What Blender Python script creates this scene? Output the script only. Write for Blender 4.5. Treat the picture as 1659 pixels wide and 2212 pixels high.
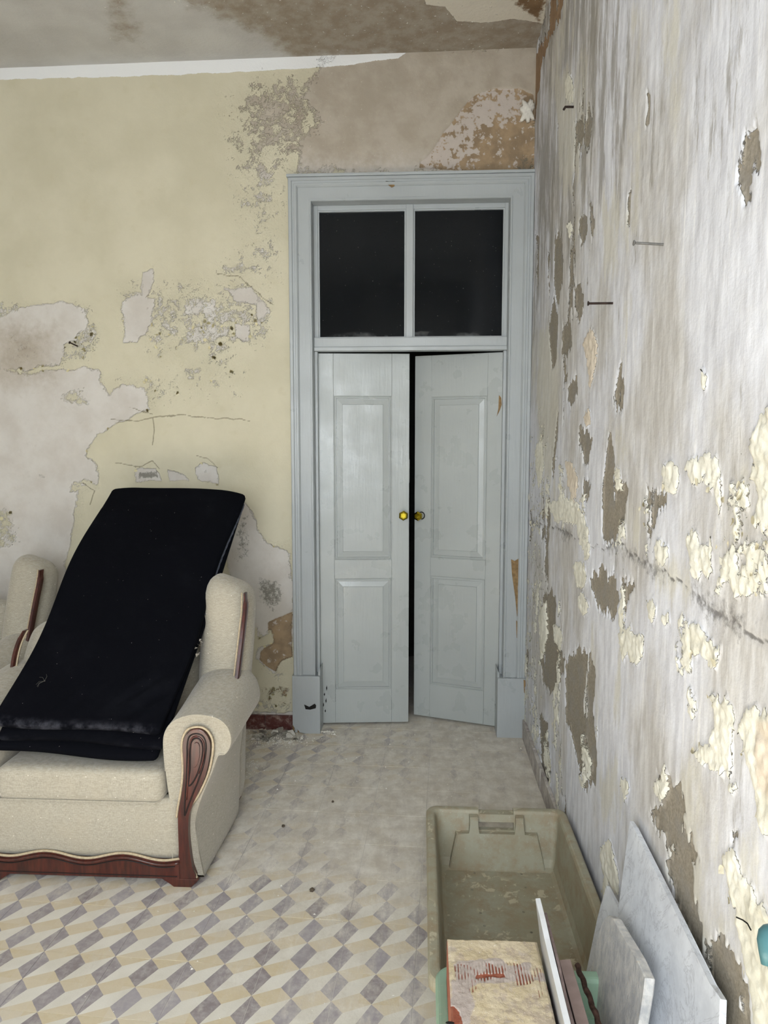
import bpy, bmesh, math, random
import numpy as np
from mathutils import Vector, Matrix
for o in list(bpy.data.objects): bpy.data.objects.remove(o, do_unlink=True)
S = bpy.context.scene
COL = S.collection
random.seed(7); rng = np.random.RandomState(11)

# ---------------------------------------------------------------- camera
W, H, FPX, HC = 1659, 2212, 1550.0, 1.5
YAW, PITCH = math.radians(3.0), math.radians(5.4)
cd = bpy.data.cameras.new('camera'); cam = bpy.data.objects.new('camera', cd); COL.objects.link(cam)
cam.location = (0, 0, HC); cam.rotation_euler = (math.pi/2 - PITCH, 0, YAW)
cd.sensor_fit = 'HORIZONTAL'; cd.sensor_width = 36; cd.lens = 36*FPX/W; cd.clip_start = 0.05
S.camera = cam
# ---------------------------------------------------------------- light
wd = bpy.data.worlds.new('world'); S.world = wd; wd.use_nodes = True
bgn = wd.node_tree.nodes['Background']; bgn.inputs[0].default_value = (0.75, 0.87, 1.0, 1); bgn.inputs[1].default_value = 1.5
def area_light(name, loc, rot, sx, sy, power, col):
    l = bpy.data.lights.new(name, 'AREA'); l.shape = 'RECTANGLE'; l.size = sx; l.size_y = sy; l.energy = power; l.color = col
    o = bpy.data.objects.new(name, l); COL.objects.link(o); o.location = loc; o.rotation_euler = rot; return o
# daylight entering through the tall window behind the camera (faces +Y)
area_light('window_daylight', (-0.45, -1.10, 1.72), (math.radians(60), 0, 0), 1.85, 1.9, 66, (0.93, 0.97, 1.0))
# sun through the same window: lands on the floor short of the frame and bounces up into the room
_s = bpy.data.lights.new('sun', 'SUN'); _s.energy = 25.0; _s.angle = math.radians(0.6); _s.color = (1.0, 0.96, 0.90)
sun = bpy.data.objects.new('sun', _s); COL.objects.link(sun); sun.rotation_euler = Vector((-0.04, 0.69, -0.70)).to_track_quat('-Z', 'Y').to_euler()
S.view_settings.view_transform = 'Standard'; S.view_settings.look = 'None'
S.view_settings.gamma = 1; S.view_settings.use_curve_mapping = False; S.view_settings.exposure = 0.55

# ---------------------------------------------------------------- authoring: read a pixel of the frame as a point on a plane
_F = np.array([-math.sin(YAW)*math.cos(PITCH), math.cos(YAW)*math.cos(PITCH), -math.sin(PITCH)])
_R = np.array([math.cos(YAW), math.sin(YAW), 0.0]); _U = np.cross(_R, _F); _C = np.array([0, 0, HC])
def ray(px, py): return _F + _R*((px-W/2)/FPX) - _U*((py-H/2)/FPX)
def onplane(px, py, p0, n):
    d = ray(px, py); n = np.array(n); return _C + d*(np.dot(np.array(p0)-_C, n)/np.dot(d, n))
WX, WY, CZ = 0.535, 3.64, 3.378     # right wall x, back wall y, ceiling z
def bw(px, py):   p = onplane(px, py, (0, WY, 0), (0, 1, 0)); return (p[0], p[2])
def rw(px, py):   p = onplane(px, py, (WX, 0, 0), (1, 0, 0)); return (p[1], p[2])
def cl(px, py):   p = onplane(px, py, (0, 0, CZ), (0, 0, 1)); return (p[0], p[1])

# ---------------------------------------------------------------- object helpers
def lin(c): return tuple((v/255/12.92 if v/255 <= 0.04045 else ((v/255+0.055)/1.055)**2.4) for v in c[:3]) + (1,)
def put(name, me, mats=(), parent=None, smooth=False):
    if isinstance(me, bmesh.types.BMesh):
        bmesh.ops.recalc_face_normals(me, faces=me.faces); m = bpy.data.meshes.new(name); me.to_mesh(m); me.free(); me = m
    for mt in (mats if isinstance(mats, (list, tuple)) else [mats]): me.materials.append(mt)
    if smooth: me.polygons.foreach_set('use_smooth', [True]*len(me.polygons))
    o = bpy.data.objects.new(name, me); COL.objects.link(o)
    if parent: o.parent = parent
    return o
def tag(o, label=None, cat=None, group=None, kind=None):
    if label: o['label'] = label
    if cat: o['category'] = cat
    if group: o['group'] = group
    if kind: o['kind'] = kind
    return o
def thing(name, loc, label=None, cat=None, group=None, kind=None, rz=0):
    o = bpy.data.objects.new(name, None); COL.objects.link(o); o.location = loc; o.rotation_euler[2] = rz
    o.empty_display_size = .1
    return tag(o, label, cat, group, kind)
def copy_tree(o, parent=None):
    c = o.copy(); COL.objects.link(c)
    if parent: c.parent = parent
    for ch in [x for x in bpy.data.objects if x.parent == o]: copy_tree(ch, c)
    return c
def box(bm, x0, x1, y0, y1, z0, z1, mi=0, bev=0):
    vs = [bm.verts.new((x, y, z)) for x in (x0, x1) for y in (y0, y1) for z in (z0, z1)]
    idx = [(0,1,3,2),(4,6,7,5),(0,4,5,1),(2,3,7,6),(0,2,6,4),(1,5,7,3)]
    fs = [bm.faces.new([vs[i] for i in f]) for f in idx]
    for f in fs: f.material_index = mi
    if bev:
        es = list({e for f in fs for e in f.edges})
        bmesh.ops.bevel(bm, geom=es, offset=bev, segments=2, affect='EDGES', profile=0.6)
def boxm(*a, bev=0):
    bm = bmesh.new(); box(bm, *a, bev=bev); return bm
def prism(pts, axis, a0, a1, bm=None, mi=0, bev=0):
    """extrude a 2-D outline along an axis: axis 'y' -> pts are (x,z), 'x' -> (y,z), 'z' -> (x,y)"""
    own = bm is None
    if own: bm = bmesh.new()
    def P(p, a): return {'y': (p[0], a, p[1]), 'x': (a, p[0], p[1]), 'z': (p[0], p[1], a)}[axis]
    A = [bm.verts.new(P(p, a0)) for p in pts]; B = [bm.verts.new(P(p, a1)) for p in pts]
    n = len(pts); fs = [bm.faces.new(A), bm.faces.new(B[::-1])]
    es = list(fs[1].edges) + list(fs[0].edges)
    for i in range(n): fs.append(bm.faces.new((A[i], B[i], B[(i+1) % n], A[(i+1) % n])))
    for f in fs: f.material_index = mi
    if bev: bmesh.ops.bevel(bm, geom=es, offset=bev, segments=2, affect='EDGES', profile=0.6)
    return bm
def loft(bm, secs, closed=True, caps=True, mi=0):
    rows = [[bm.verts.new(p) for p in s] for s in secs]
    for a, b in zip(rows[:-1], rows[1:]):
        n = len(a)
        for i in range(n if closed else n-1):
            f = bm.faces.new((a[i], a[(i+1) % n], b[(i+1) % n], b[i])); f.material_index = mi
    if caps and closed:
        for r in (rows[0], rows[-1]):
            f = bm.faces.new(r); f.material_index = mi
    return rows
def tube(bm, pts, r, n=8, closed=False, mi=0):
    pts = [Vector(p) for p in pts]; m = len(pts); rs = r if isinstance(r, (list, tuple)) else [r]*m
    secs = []; up = None
    for i, p in enumerate(pts):
        a = pts[(i-1) % m] if (i > 0 or closed) else p; b = pts[(i+1) % m] if (i < m-1 or closed) else p
        t = (b-a).normalized()
        if up is None: up = t.orthogonal().normalized()
        up = (up - t*up.dot(t)).normalized(); s = t.cross(up)
        secs.append([p + (up*math.cos(2*math.pi*k/n) + s*math.sin(2*math.pi*k/n))*rs[i] for k in range(n)])
    if closed: secs.append(secs[0])
    loft(bm, secs, caps=not closed, mi=mi)
    if closed: bmesh.ops.remove_doubles(bm, verts=bm.verts, dist=1e-6)
    return bm
def catmull(pts, k=6, closed=True):
    P = [Vector(p) for p in pts]; n = len(P); out = []
    for i in range(n if closed else n-1):
        g = lambda j: P[j % n] if closed else P[max(0, min(n-1, j))]
        p0, p1, p2, p3 = g(i-1), g(i), g(i+1), g(i+2)
        for s in range(k):
            t = s/k
            out.append(0.5*((2*p1)+(p2-p0)*t+(2*p0-5*p1+4*p2-p3)*t*t+(3*p1-p0-3*p2+p3)*t**3))
    if not closed: out.append(P[-1])
    return out
def soft_box(w, d, h, r, n=(12, 12, 4), fn=None):
    """rounded, subdivided box centred on the origin, deformed by fn"""
    nx, ny, nz = n; bm = bmesh.new(); vd = {}
    def V(i, j, k):
        key = (i, j, k)
        if key not in vd:
            p = np.array([(i/nx-.5)*w, (j/ny-.5)*d, (k/nz-.5)*h]); hh = np.array([w, d, h])/2
            rr = min(r, hh.min()*0.999); q = np.clip(p, -(hh-rr), hh-rr); dd = p-q; L = np.linalg.norm(dd)
            if L > 1e-9: p = q + dd/L*rr
            if fn: p = fn(p)
            vd[key] = bm.verts.new(p)
        return vd[key]
    for k in (0, nz):
        for i in range(nx):
            for j in range(ny): bm.faces.new((V(i,j,k), V(i+1,j,k), V(i+1,j+1,k), V(i,j+1,k)))
    for j in (0, ny):
        for i in range(nx):
            for k in range(nz): bm.faces.new((V(i,j,k), V(i+1,j,k), V(i+1,j,k+1), V(i,j,k+1)))
    for i in (0, nx):
        for j in range(ny):
            for k in range(nz): bm.faces.new((V(i,j,k), V(i,j+1,k), V(i,j+1,k+1), V(i,j,k+1)))
    return bm
def boolean_cut(o, cutter_bm):
    cm = bpy.data.meshes.new('cut'); bmesh.ops.recalc_face_normals(cutter_bm, faces=cutter_bm.faces); cutter_bm.to_mesh(cm); cutter_bm.free()
    c = bpy.data.objects.new('cut', cm); COL.objects.link(c); c.parent = o.parent; c.matrix_world = o.matrix_world
    md = o.modifiers.new('b', 'BOOLEAN'); md.operation = 'DIFFERENCE'; md.solver = 'EXACT'; md.object = c
    bpy.context.view_layer.update(); dg = bpy.context.evaluated_depsgraph_get()
    nm = bpy.data.meshes.new_from_object(o.evaluated_get(dg)); o.modifiers.clear()
    old = o.data; o.data = nm; bpy.data.meshes.remove(old); bpy.data.objects.remove(c); bpy.data.meshes.remove(cm)

# ---------------------------------------------------------------- numpy fields for worn plaster
_T = np.random.RandomState(5).rand(512, 512).astype(np.float32)
def vnoise(u, v, f, seed=0):
    u = u*f + seed*17.31; v = v*f + seed*9.73
    iu = np.floor(u).astype(int); iv = np.floor(v).astype(int); fu = u-iu; fv = v-iv
    fu = fu*fu*(3-2*fu); fv = fv*fv*(3-2*fv)
    g = lambda a, b: _T[(a) % 512, (b) % 512]
    return ((g(iu, iv)*(1-fu)+g(iu+1, iv)*fu)*(1-fv) + (g(iu, iv+1)*(1-fu)+g(iu+1, iv+1)*fu)*fv)*2-1
def fbm(u, v, f, o=4, seed=0, gain=.5):
    s = 0; a = 1; t = 0
    for i in range(o): s = s + a*vnoise(u, v, f*2**i, seed+i*3); t += a; a *= gain
    return s/t
def sstep(x): x = np.clip(x, 0, 1); return x*x*(3-2*x)
def sdpoly(u, v, P, pad=.3):
    """signed distance (positive inside) to a polygon; -pad away from it"""
    P = np.array(P); out = np.full(u.shape, -pad)
    b = (u > P[:,0].min()-pad) & (u < P[:,0].max()+pad) & (v > P[:,1].min()-pad) & (v < P[:,1].max()+pad)
    if not b.any(): return out
    x, y = u[b], v[b]; d = np.full(x.shape, 1e9); ins = np.zeros(x.shape, bool); n = len(P)
    for i in range(n):
        (x0, y0), (x1, y1) = P[i], P[(i+1) % n]; ex, ey = x1-x0, y1-y0; L = ex*ex+ey*ey+1e-12
        t = np.clip(((x-x0)*ex+(y-y0)*ey)/L, 0, 1); d = np.minimum(d, (x-x0-t*ex)**2+(y-y0-t*ey)**2)
        c = ((y0 > y) != (y1 > y)); xi = x0+(y-y0)*ex/(ey if abs(ey) > 1e-12 else 1e-12); ins ^= c & (x < xi)
    d = np.sqrt(d); out[b] = np.where(ins, d, -d); return out
def sdline(u, v, P, pad=.4):
    d = np.full(u.shape, 1e9)
    for (x0, y0), (x1, y1) in zip(P[:-1], P[1:]):
        ex, ey = x1-x0, y1-y0; L = ex*ex+ey*ey+1e-12; t = np.clip(((u-x0)*ex+(v-y0)*ey)/L, 0, 1)
        d = np.minimum(d, (u-x0-t*ex)**2+(v-y0-t*ey)**2)
    return np.sqrt(d)
def patches(u, v, lst, conv, warp=0.0, seed=0):
    """max over patches of amount*step(distance/soft); lst = [(amount, soft_m, [px...])]"""
    if warp:
        u = u + fbm(u, v, 9, 3, seed)*warp; v = v + fbm(u, v, 9, 3, seed+40)*warp
    m = np.zeros(u.shape)
    for A, soft, pts in lst:
        s = sdpoly(u, v, [conv(*p) for p in pts]); m = np.maximum(m, A*sstep(s/soft*.5+.5))
    return m
def grid_mesh(us, vs, point, height, attrs, keep=None):
    """point(u,v,h)->(x,y,z) arrays; returns mesh with float attributes"""
    U, V = np.meshgrid(us, vs, indexing='ij'); X, Y, Z = point(U, V, height(U, V) if callable(height) else height)
    n, m = U.shape; co = np.stack([X, Y, Z], -1).reshape(-1, 3).astype(np.float32)
    i, j = np.meshgrid(np.arange(n-1), np.arange(m-1), indexing='ij'); a = (i*m+j)
    q = np.stack([a, a+m, a+m+1, a+1], -1)
    if keep is not None:
        uc = (us[:-1]+us[1:])/2; vc = (vs[:-1]+vs[1:])/2; UC, VC = np.meshgrid(uc, vc, indexing='ij'); q = q[keep(UC, VC)]
    q = q.reshape(-1, 4)
    me = bpy.data.meshes.new('grid'); me.vertices.add(len(co)); me.vertices.foreach_set('co', co.ravel())
    me.loops.add(q.size); me.loops.foreach_set('vertex_index', q.ravel().astype(np.int32))
    me.polygons.add(len(q)); me.polygons.foreach_set('loop_start', (np.arange(len(q))*4).astype(np.int32))
    me.polygons.foreach_set('use_smooth', np.ones(len(q), bool))
    me.update(calc_edges=True)
    for k, v in attrs.items():
        at = me.attributes.new(k, 'FLOAT', 'POINT'); at.data.foreach_set('value', v.astype(np.float32).ravel())
    return me

# ---------------------------------------------------------------- material node shorthand
class M:
    def __init__(s, name, rough=.6, spec=.4):
        s.m = bpy.data.materials.new(name); s.m.use_nodes = True; s.t = s.m.node_tree
        s.b = s.t.nodes['Principled BSDF']; s.b.inputs['Roughness'].default_value = rough
        s.b.inputs['Specular IOR Level'].default_value = spec; s.tc = s.t.nodes.new('ShaderNodeTexCoord')
        s.geo = s.t.nodes.new('ShaderNodeNewGeometry')
    def n(s, ty, **kw):
        x = s.t.nodes.new(ty)
        for k, v in kw.items(): setattr(x, k, v)
        return x
    def L(s, a, b): s.t.links.new(a, b)
    def setv(s, sock, v):
        if isinstance(v, bpy.types.NodeSocket): s.L(v, sock)
        elif isinstance(v, (tuple, list)) and len(v) == 3 and sock.type == 'RGBA': sock.default_value = (*v, 1)
        else: sock.default_value = v
    def math(s, op, a, b=0.0, c=None, clamp=False):
        x = s.n('ShaderNodeMath', operation=op, use_clamp=clamp); s.setv(x.inputs[0], a); s.setv(x.inputs[1], b)
        if c is not None: s.setv(x.inputs[2], c)
        return x.outputs[0]
    def vscale(s, vec, sc, rot=(0, 0, 0), loc=(0, 0, 0)):
        x = s.n('ShaderNodeMapping'); s.L(vec, x.inputs[0]); x.inputs['Scale'].default_value = sc if isinstance(sc, (tuple, list)) else (sc,)*3
        x.inputs['Rotation'].default_value = rot; x.inputs['Location'].default_value = loc; return x.outputs[0]
    def noise(s, scale, detail=4, rough=.55, vec=None, dist=0, out=0):
        x = s.n('ShaderNodeTexNoise'); s.L(vec if vec is not None else s.geo.outputs['Position'], x.inputs['Vector'])
        x.inputs['Scale'].default_value = scale; x.inputs['Detail'].default_value = detail; x.inputs['Roughness'].default_value = rough
        x.inputs['Distortion'].default_value = dist; return x.outputs[out]
    def voro(s, scale, vec=None, feature='F1', out='Distance', rnd=1):
        x = s.n('ShaderNodeTexVoronoi', feature=feature); s.L(vec if vec is not None else s.geo.outputs['Position'], x.inputs['Vector'])
        x.inputs['Scale'].default_value = scale; x.inputs['Randomness'].default_value = rnd; return x.outputs[out]
    def attr(s, name):
        x = s.n('ShaderNodeAttribute', attribute_name=name); return x.outputs['Fac']
    def step(s, v, lo, hi, a=0.0, b=1.0):
        x = s.n('ShaderNodeMapRange', interpolation_type='SMOOTHSTEP'); s.setv(x.inputs[0], v)
        for i, q in zip((1, 2, 3, 4), (lo, hi, a, b)): s.setv(x.inputs[i], q)
        return x.outputs[0]
    def mix(s, f, a, b, mode='MIX'):
        x = s.n('ShaderNodeMix', data_type='RGBA', blend_type=mode); s.setv(x.inputs[0], f); s.setv(x.inputs[6], a); s.setv(x.inputs[7], b); return x.outputs[2]
    def color(s, c): s.setv(s.b.inputs['Base Color'], c); return s
    def bump(s, h, dist=.001, strength=1.0, prev=None):
        x = s.n('ShaderNodeBump'); x.inputs['Distance'].default_value = dist; x.inputs['Strength'].default_value = strength
        s.L(h, x.inputs['Height'])
        if prev is not None: s.L(prev, x.inputs['Normal'])
        s.L(x.outputs[0], s.b.inputs['Normal']); return x.outputs[0]
    def sep(s, vec):
        x = s.n('ShaderNodeSeparateXYZ'); s.L(vec, x.inputs[0]); return x.outputs
def c8(r, g, b): return lin((r, g, b))
def simple(name, col, rough=.6, spec=.4, var=.12, sc=30, bump=.0004, bsc=200):
    m = M(name, rough, spec); n1 = m.noise(sc, 5)
    dark = tuple(v*(1-var*2) for v in col[:3])+(1,); m.color(m.mix(m.step(n1, .3, .7), dark, col))
    m.bump(m.noise(bsc, 3), bump, .6); return m.m

# ================================================================ SETTING
# ---- wall materials
def mat_back_wall():
    m = M('back_wall_plaster', .82, .25); pos = m.geo.outputs['Position']
    fine = m.noise(160, 4, .6); mid = m.noise(38, 5, .6); big = m.noise(3.5, 5, .6)
    P = m.math('ADD', m.attr('paint'), m.math('MULTIPLY', m.math('SUBTRACT', fine, .5), .55))
    pm = m.step(P, .47, .53)
    yel = m.mix(m.step(big, .3, .7), c8(192, 186, 162), c8(202, 196, 173))
    yel = m.mix(m.step(m.noise(11, 4), .56, .75, 0, .35), yel, c8(186, 178, 148))
    tone = m.attr('tone')
    sub = m.mix(m.step(m.noise(6, 6, .62), .3, .7), c8(190, 184, 175), c8(203, 199, 192)); sub = m.mix(m.step(m.noise(17, 5, .7), .60, .8, 0, .5), sub, c8(172, 166, 152))
    sub = m.mix(m.step(m.math('ADD', tone, m.math('MULTIPLY', m.math('SUBTRACT', mid, .5), .5)), .2, .8), sub, m.mix(m.step(m.noise(9, 6), .35, .65), c8(163, 153, 138), c8(176, 167, 153)))
    # speckles of remaining efflorescence
    sub = m.mix(m.step(m.noise(75, 3, .7), .66, .72, 0, .5), sub, c8(218, 213, 200))
    br = m.math('ADD', m.attr('brown'), m.math('MULTIPLY', m.math('SUBTRACT', m.noise(70, 4, .65), .5), .5))
    brc = m.mix(m.step(m.noise(16, 5), .35, .65), c8(136, 118, 95), c8(160, 138, 110))
    brc = m.mix(m.step(m.math('ADD', m.noise(38, 4, .6), m.math('MULTIPLY', m.attr('skin'), .28)), .58, .66), brc, m.mix(mid, c8(176, 167, 158), c8(190, 180, 170)))
    col = m.mix(m.step(br, .45, .56), sub, brc)
    col = m.mix(pm, col, yel)
    mo = m.math('ADD', m.attr('mold_shade'), m.math('MULTIPLY', m.math('SUBTRACT', m.noise(60, 5, .75), .5), 1.3))
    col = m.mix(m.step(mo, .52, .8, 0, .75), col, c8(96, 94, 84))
    wb = m.math('ADD', m.attr('white'), m.math('MULTIPLY', m.math('SUBTRACT', fine, .5), .3))
    col = m.mix(m.step(wb, .47, .53), col, c8(226, 227, 226))
    # hair cracks
    ck = m.attr('hair'); col = m.mix(m.step(m.math('ADD', ck, m.math('MULTIPLY', m.math('SUBTRACT', fine, .5), .3)), .38, .75, 0, .75), col, c8(124, 116, 96))
    m.color(col)
    h = m.math('ADD', m.math('MULTIPLY', pm, 1.5), m.math('MULTIPLY', m.step(wb, .47, .53), .8))
    h = m.math('ADD', h, m.math('MULTIPLY', m.noise(90, 6, .65), .55))
    h = m.math('ADD', h, m.math('MULTIPLY', m.math('MULTIPLY', m.step(m.attr('rough'), .2, .8), m.noise(120, 3, .6)), 2.2))
    m.bump(h, .0018, 1.0); return m.m
def mat_right_wall():
    m = M('right_wall_plaster', .84, .25); pos = m.geo.outputs['Position']
    stv = m.vscale(pos, (1, 1, .22)); fine = m.noise(170, 4, .6); mid = m.noise(34, 6, .62, vec=stv); big = m.noise(2.6, 6, .6, vec=m.vscale(pos, (1, 1, .6)))
    base = m.mix(m.step(mid, .3, .7), c8(201, 202, 208), c8(226, 228, 234))
    base = m.mix(m.step(big, .42, .62, 0, .75), base, m.mix(m.step(mid, .35, .7), c8(174, 169, 160), c8(202, 199, 193)))
    # white brush streaks
    st = m.noise(26, 7, .7, vec=m.vscale(pos, (1, 1, .07))); base = m.mix(m.step(st, .56, .68, 0, .7), base, c8(236, 236, 236))
    st2 = m.noise(13, 8, .75, vec=m.vscale(pos, (1, 1, .16)))
    base = m.mix(m.step(m.math('ADD', st2, m.math('MULTIPLY', m.attr('streak'), .16)), .60, .70, 0, .65), base, c8(130, 124, 112))
    tn = m.math('ADD', m.attr('film'), m.math('MULTIPLY', m.math('SUBTRACT', fine, .5), .3))
    base = m.mix(m.step(tn, .3, .75, 0, .7), base, m.mix(mid, c8(196, 192, 178), c8(212, 209, 196)))
    bb = m.math('ADD', m.attr('brown'), m.math('MULTIPLY', m.math('SUBTRACT', m.noise(120, 4, .65), .5), .35))
    brc = m.mix(m.step(m.noise(140, 5, .7), .3, .7), c8(128, 121, 108), c8(158, 150, 136))
    brc = m.mix(m.step(m.noise(14, 4), .45, .7, 0, .6), brc, c8(140, 137, 132))
    brc = m.mix(m.step(m.attr('rust'), .3, .7), brc, m.mix(m.noise(30, 5), c8(128, 102, 76), c8(166, 140, 112)))
    col = m.mix(m.step(bb, .46, .54), base, brc)
    ck = m.math('ADD', m.attr('crack'), m.math('MULTIPLY', m.math('SUBTRACT', m.noise(48, 6, .75), .5), 1.2))
    col = m.mix(m.step(ck, .55, .95, 0, .8), col, c8(104, 101, 98))
    cc = m.math('ADD', m.attr('cream'), m.math('MULTIPLY', m.math('SUBTRACT', m.noise(110, 4, .6), .5), .42))
    cm = m.step(cc, .47, .53)
    crm = m.mix(m.step(m.noise(8, 4), .35, .65), c8(216, 213, 198), c8(228, 226, 214))
    crm = m.mix(m.step(m.attr('pink'), .3, .7, 0, .8), crm, c8(212, 198, 180))
    col = m.mix(cm, col, crm); m.color(col)
    h = m.math('ADD', m.math('MULTIPLY', cm, 1.6), m.math('MULTIPLY', m.noise(95, 6, .65), .5))
    h = m.math('SUBTRACT', h, m.math('MULTIPLY', m.step(bb, .46, .54), 1.5))
    h = m.math('ADD', h, m.math('MULTIPLY', st, .5))
    m.bump(h, .0022, .9); return m.m
def mat_ceiling():
    m = M('ceiling_plaster', .85, .2); mid = m.noise(14, 6, .65); fine = m.noise(120, 4)
    a = m.mix(m.step(m.noise(4, 4), .3, .7), c8(180, 178, 174), c8(193, 192, 188))
    bl = m.math('ADD', m.attr('blotch'), m.math('MULTIPLY', m.math('SUBTRACT', m.noise(11, 6, .7), .5), .9))
    col = m.mix(m.step(bl, .35, .75), a, m.mix(m.step(mid, .35, .65), c8(142, 130, 115), c8(160, 152, 139)))
    sk = m.math('ADD', m.attr('skin'), m.math('MULTIPLY', m.math('SUBTRACT', m.noise(40, 5, .6), .5), .6))
    col = m.mix(m.step(sk, .46, .54), col, c8(206, 200, 186))
    dk = m.math('ADD', m.attr('rust'), m.math('MULTIPLY', m.math('SUBTRACT', m.noise(30, 5, .7), .5), 1.0))
    col = m.mix(m.step(dk, .5, .75), col, m.mix(mid, c8(96, 74, 52), c8(140, 116, 88)))
    ch = m.step(m.math('MULTIPLY', m.noise(60, 3, .6), m.step(m.attr('blotch'), .05, .4)), .66, .7)
    col = m.mix(ch, col, c8(222, 219, 212)); m.color(col)
    m.bump(m.math('ADD', m.math('MULTIPLY', ch, 2.0), m.math('ADD', m.math('MULTIPLY', m.step(sk, .46, .54), 1.0), m.math('MULTIPLY', m.noise(70, 6, .7), .8))), .0025, .8); return m.m
def mat_plain_wall(): return simple('plain_wall', c8(206, 204, 198), .85, .2, .06, 3, .0006, 60)
PLAIN = mat_plain_wall()

# ---- back wall: dense relief sheet with door opening
OX0, OX1, OZ = -0.56, 0.435, 2.70
us = np.concatenate([np.linspace(-3.0, -2.35, 8)[:-1], np.arange(-2.35, WX, .0055), [WX]]); vs = np.arange(0, CZ+.005, .0055)
U, V = np.meshgrid(us, vs, indexing='ij')
gone = patches(U, V, [
    (1.3, .10, [(655,190),(690,120),(900,85),(1175,85),(1175,380),(640,380),(650,300),(690,260)]),
    (.67, .16, [(480,205),(560,140),(700,140),(700,380),(625,385),(600,500),(520,480),(505,340)]),
    (.62, .22, [(440,180),(640,160),(640,640),(540,640),(470,430)]),
    (1.2, .03, [(90,660),(130,648),(180,662),(197,700),(175,730),(140,745),(128,790),(60,800),(0,800),(-60,780),(-60,700),(0,690),(50,668)]),
    (.60, .10, [(-80,640),(60,640),(200,640),(240,720),(200,800),(-80,830)]),
    (1.2, .025, [(262,650),(300,628),(330,640),(330,690),(300,742),(268,742)]),
    (1.1, .02, [(306,590),(330,580),(337,600),(318,640),(296,650)]),
    (.63, .16, [(230,590),(540,580),(590,720),(480,800),(330,790),(240,720)]), (.56, .2, [(330,700),(560,700),(560,900),(330,900)]), (.60, .15, [(430,560),(600,480),(610,620),(480,640)]),
    (1.1, .025, [(487,620),(540,615),(575,645),(592,672),(560,690),(548,660),(500,650)]),
    (1.0, .02, [(503,695),(540,700),(545,740),(522,742),(505,720)]),
    (.55, .06, [(480,600),(600,590),(600,760),(500,770)]),
    (1.25, .03, [(-80,790),(60,805),(150,795),(215,800),(235,850),(260,830),(310,835),(325,880),(250,915),(205,935),(190,985),(215,1015),(218,1050),(180,1060),(180,1130),(150,1190),(140,1330),(-200,1400),(-200,790)]),
    (.55, .12, [(220,780),(420,800),(440,880),(330,900),(240,870)]),
    (1.2, .02, [(295,1010),(335,1010),(345,1040),(290,1045)]), (1.1, .02, [(425,1010),(440,1000),(470,1012),(470,1050),(425,1035)]),
    (1.1, .015, [(360,1012),(395,1020),(410,1040),(360,1040)]),
    (1.25, .03, [(480,1090),(535,1085),(552,1110),(556,1145),(590,1175),(628,1160),(632,1345),(600,1345),(590,1350),(560,1380),(540,1320),(500,1300)]),
    (1.2, .02, [(575,1345),(632,1325),(632,1420),(612,1430),(598,1455),(570,1440),(552,1425),(560,1400),(590,1385)]),
    (.58, .07, [(530,1450),(640,1400),(640,1560),(530,1560)]),
    (1.0, .012, [(500,1535),(640,1535),(640,1600),(500,1600)]),
    ], bw, .024, 3)
back = patches(U, V, [(.9, .02, [(150,1040),(190,1032),(205,1050),(200,1080),(188,1105),(190,1150),(150,1200),(160,1100),(170,1060),(150,1062)]),
    (.62, .04, [(-30,1090),(30,1100),(50,1160),(20,1200),(-30,1190)]), (.8, .02, [(560,1150),(590,1150),(628,1120),(628,1195),(600,1185),(575,1170)]),
    (.56, .03, [(120,845),(180,845),(190,875),(125,872)])], bw, .008, 9)
nz = fbm(U, V, 26, 5, 2, .75)*.42 + fbm(U, V, 5, 3, 21)*.08
paint = 1.02 - gone*.78 + nz*(.25+np.minimum(gone, 1)*1.0) + back*.75
white = patches(U, V, [(1, .02, [(-300,120),(0,138),(300,130),(583,112),(820,100),(905,98),(860,128),(760,140),(583,153),(300,165),(0,173),(-300,186)])], bw, .004, 5)
white = white - np.clip((U+.55)/.6, 0, 1)*.25 + fbm(U, V, 18, 4, 33)*.22
paint = np.where(V > 3.29, np.minimum(paint, 1.0-np.clip((V-3.29)/.02, 0, 1)*.0), paint)
brown = patches(U, V, [(1, .012, [(905,352),(930,330),(962,283),(1000,232),(1030,205),(1065,193),(1120,190),(1152,205),(1165,380),(905,362)]),
    (.9, .015, [(580,1345),(632,1322),(632,1420),(612,1430),(598,1452),(575,1440),(556,1425),(562,1405),(590,1388),(578,1365)]),
    (.6, .03, [(540,1480),(628,1470),(628,1530),(560,1520)])], bw, .008, 12) + fbm(U, V, 20, 4, 13)*.12
skin = patches(U, V, [(1, .10, [(905,352),(962,283),(1065,193),(1120,190),(1130,250),(1040,260),(1000,330),(960,360)])], bw)
mold_shade = patches(U, V, [(.75, .06, [(548,1235),(605,1250),(618,1290),(590,1330),(556,1310)]), (.62, .06, [(500,1110),(545,1105),(550,1210),(500,1230)]),  # both patches beside the mattress mix mold with its painted-in shadow
    (.8, .02, [(298,1018),(340,1015),(343,1035),(300,1036)]), (.5, .06, [(170,965),(215,985),(215,1010),(180,1000)]), (.62, .03, [(75,1018),(102,1022),(98,1040),(80,1045)]),
    (.5, .1, [(0,690),(110,720),(110,800),(0,800)]), (.42, .1, [(300,640),(500,640),(500,760),(330,760)]), (.5, .06, [(500,420),(590,400),(600,470),(520,480)]),
    (.6, .03, [(510,725),(545,725),(540,745),(515,742)]), (.5, .05, [(30,1065),(110,1085),(60,1095)]), (.6,.02,[(1120,330),(1160,330),(1160,372),(1110,372)])], bw, .01, 7)
tone = sstep((V-2.6)/.5)*1.0 + patches(U, V, [(.7, .2, [(-40,680),(130,700),(130,830),(-40,850)])], bw)
hl = np.full(U.shape, 9.)
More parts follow.
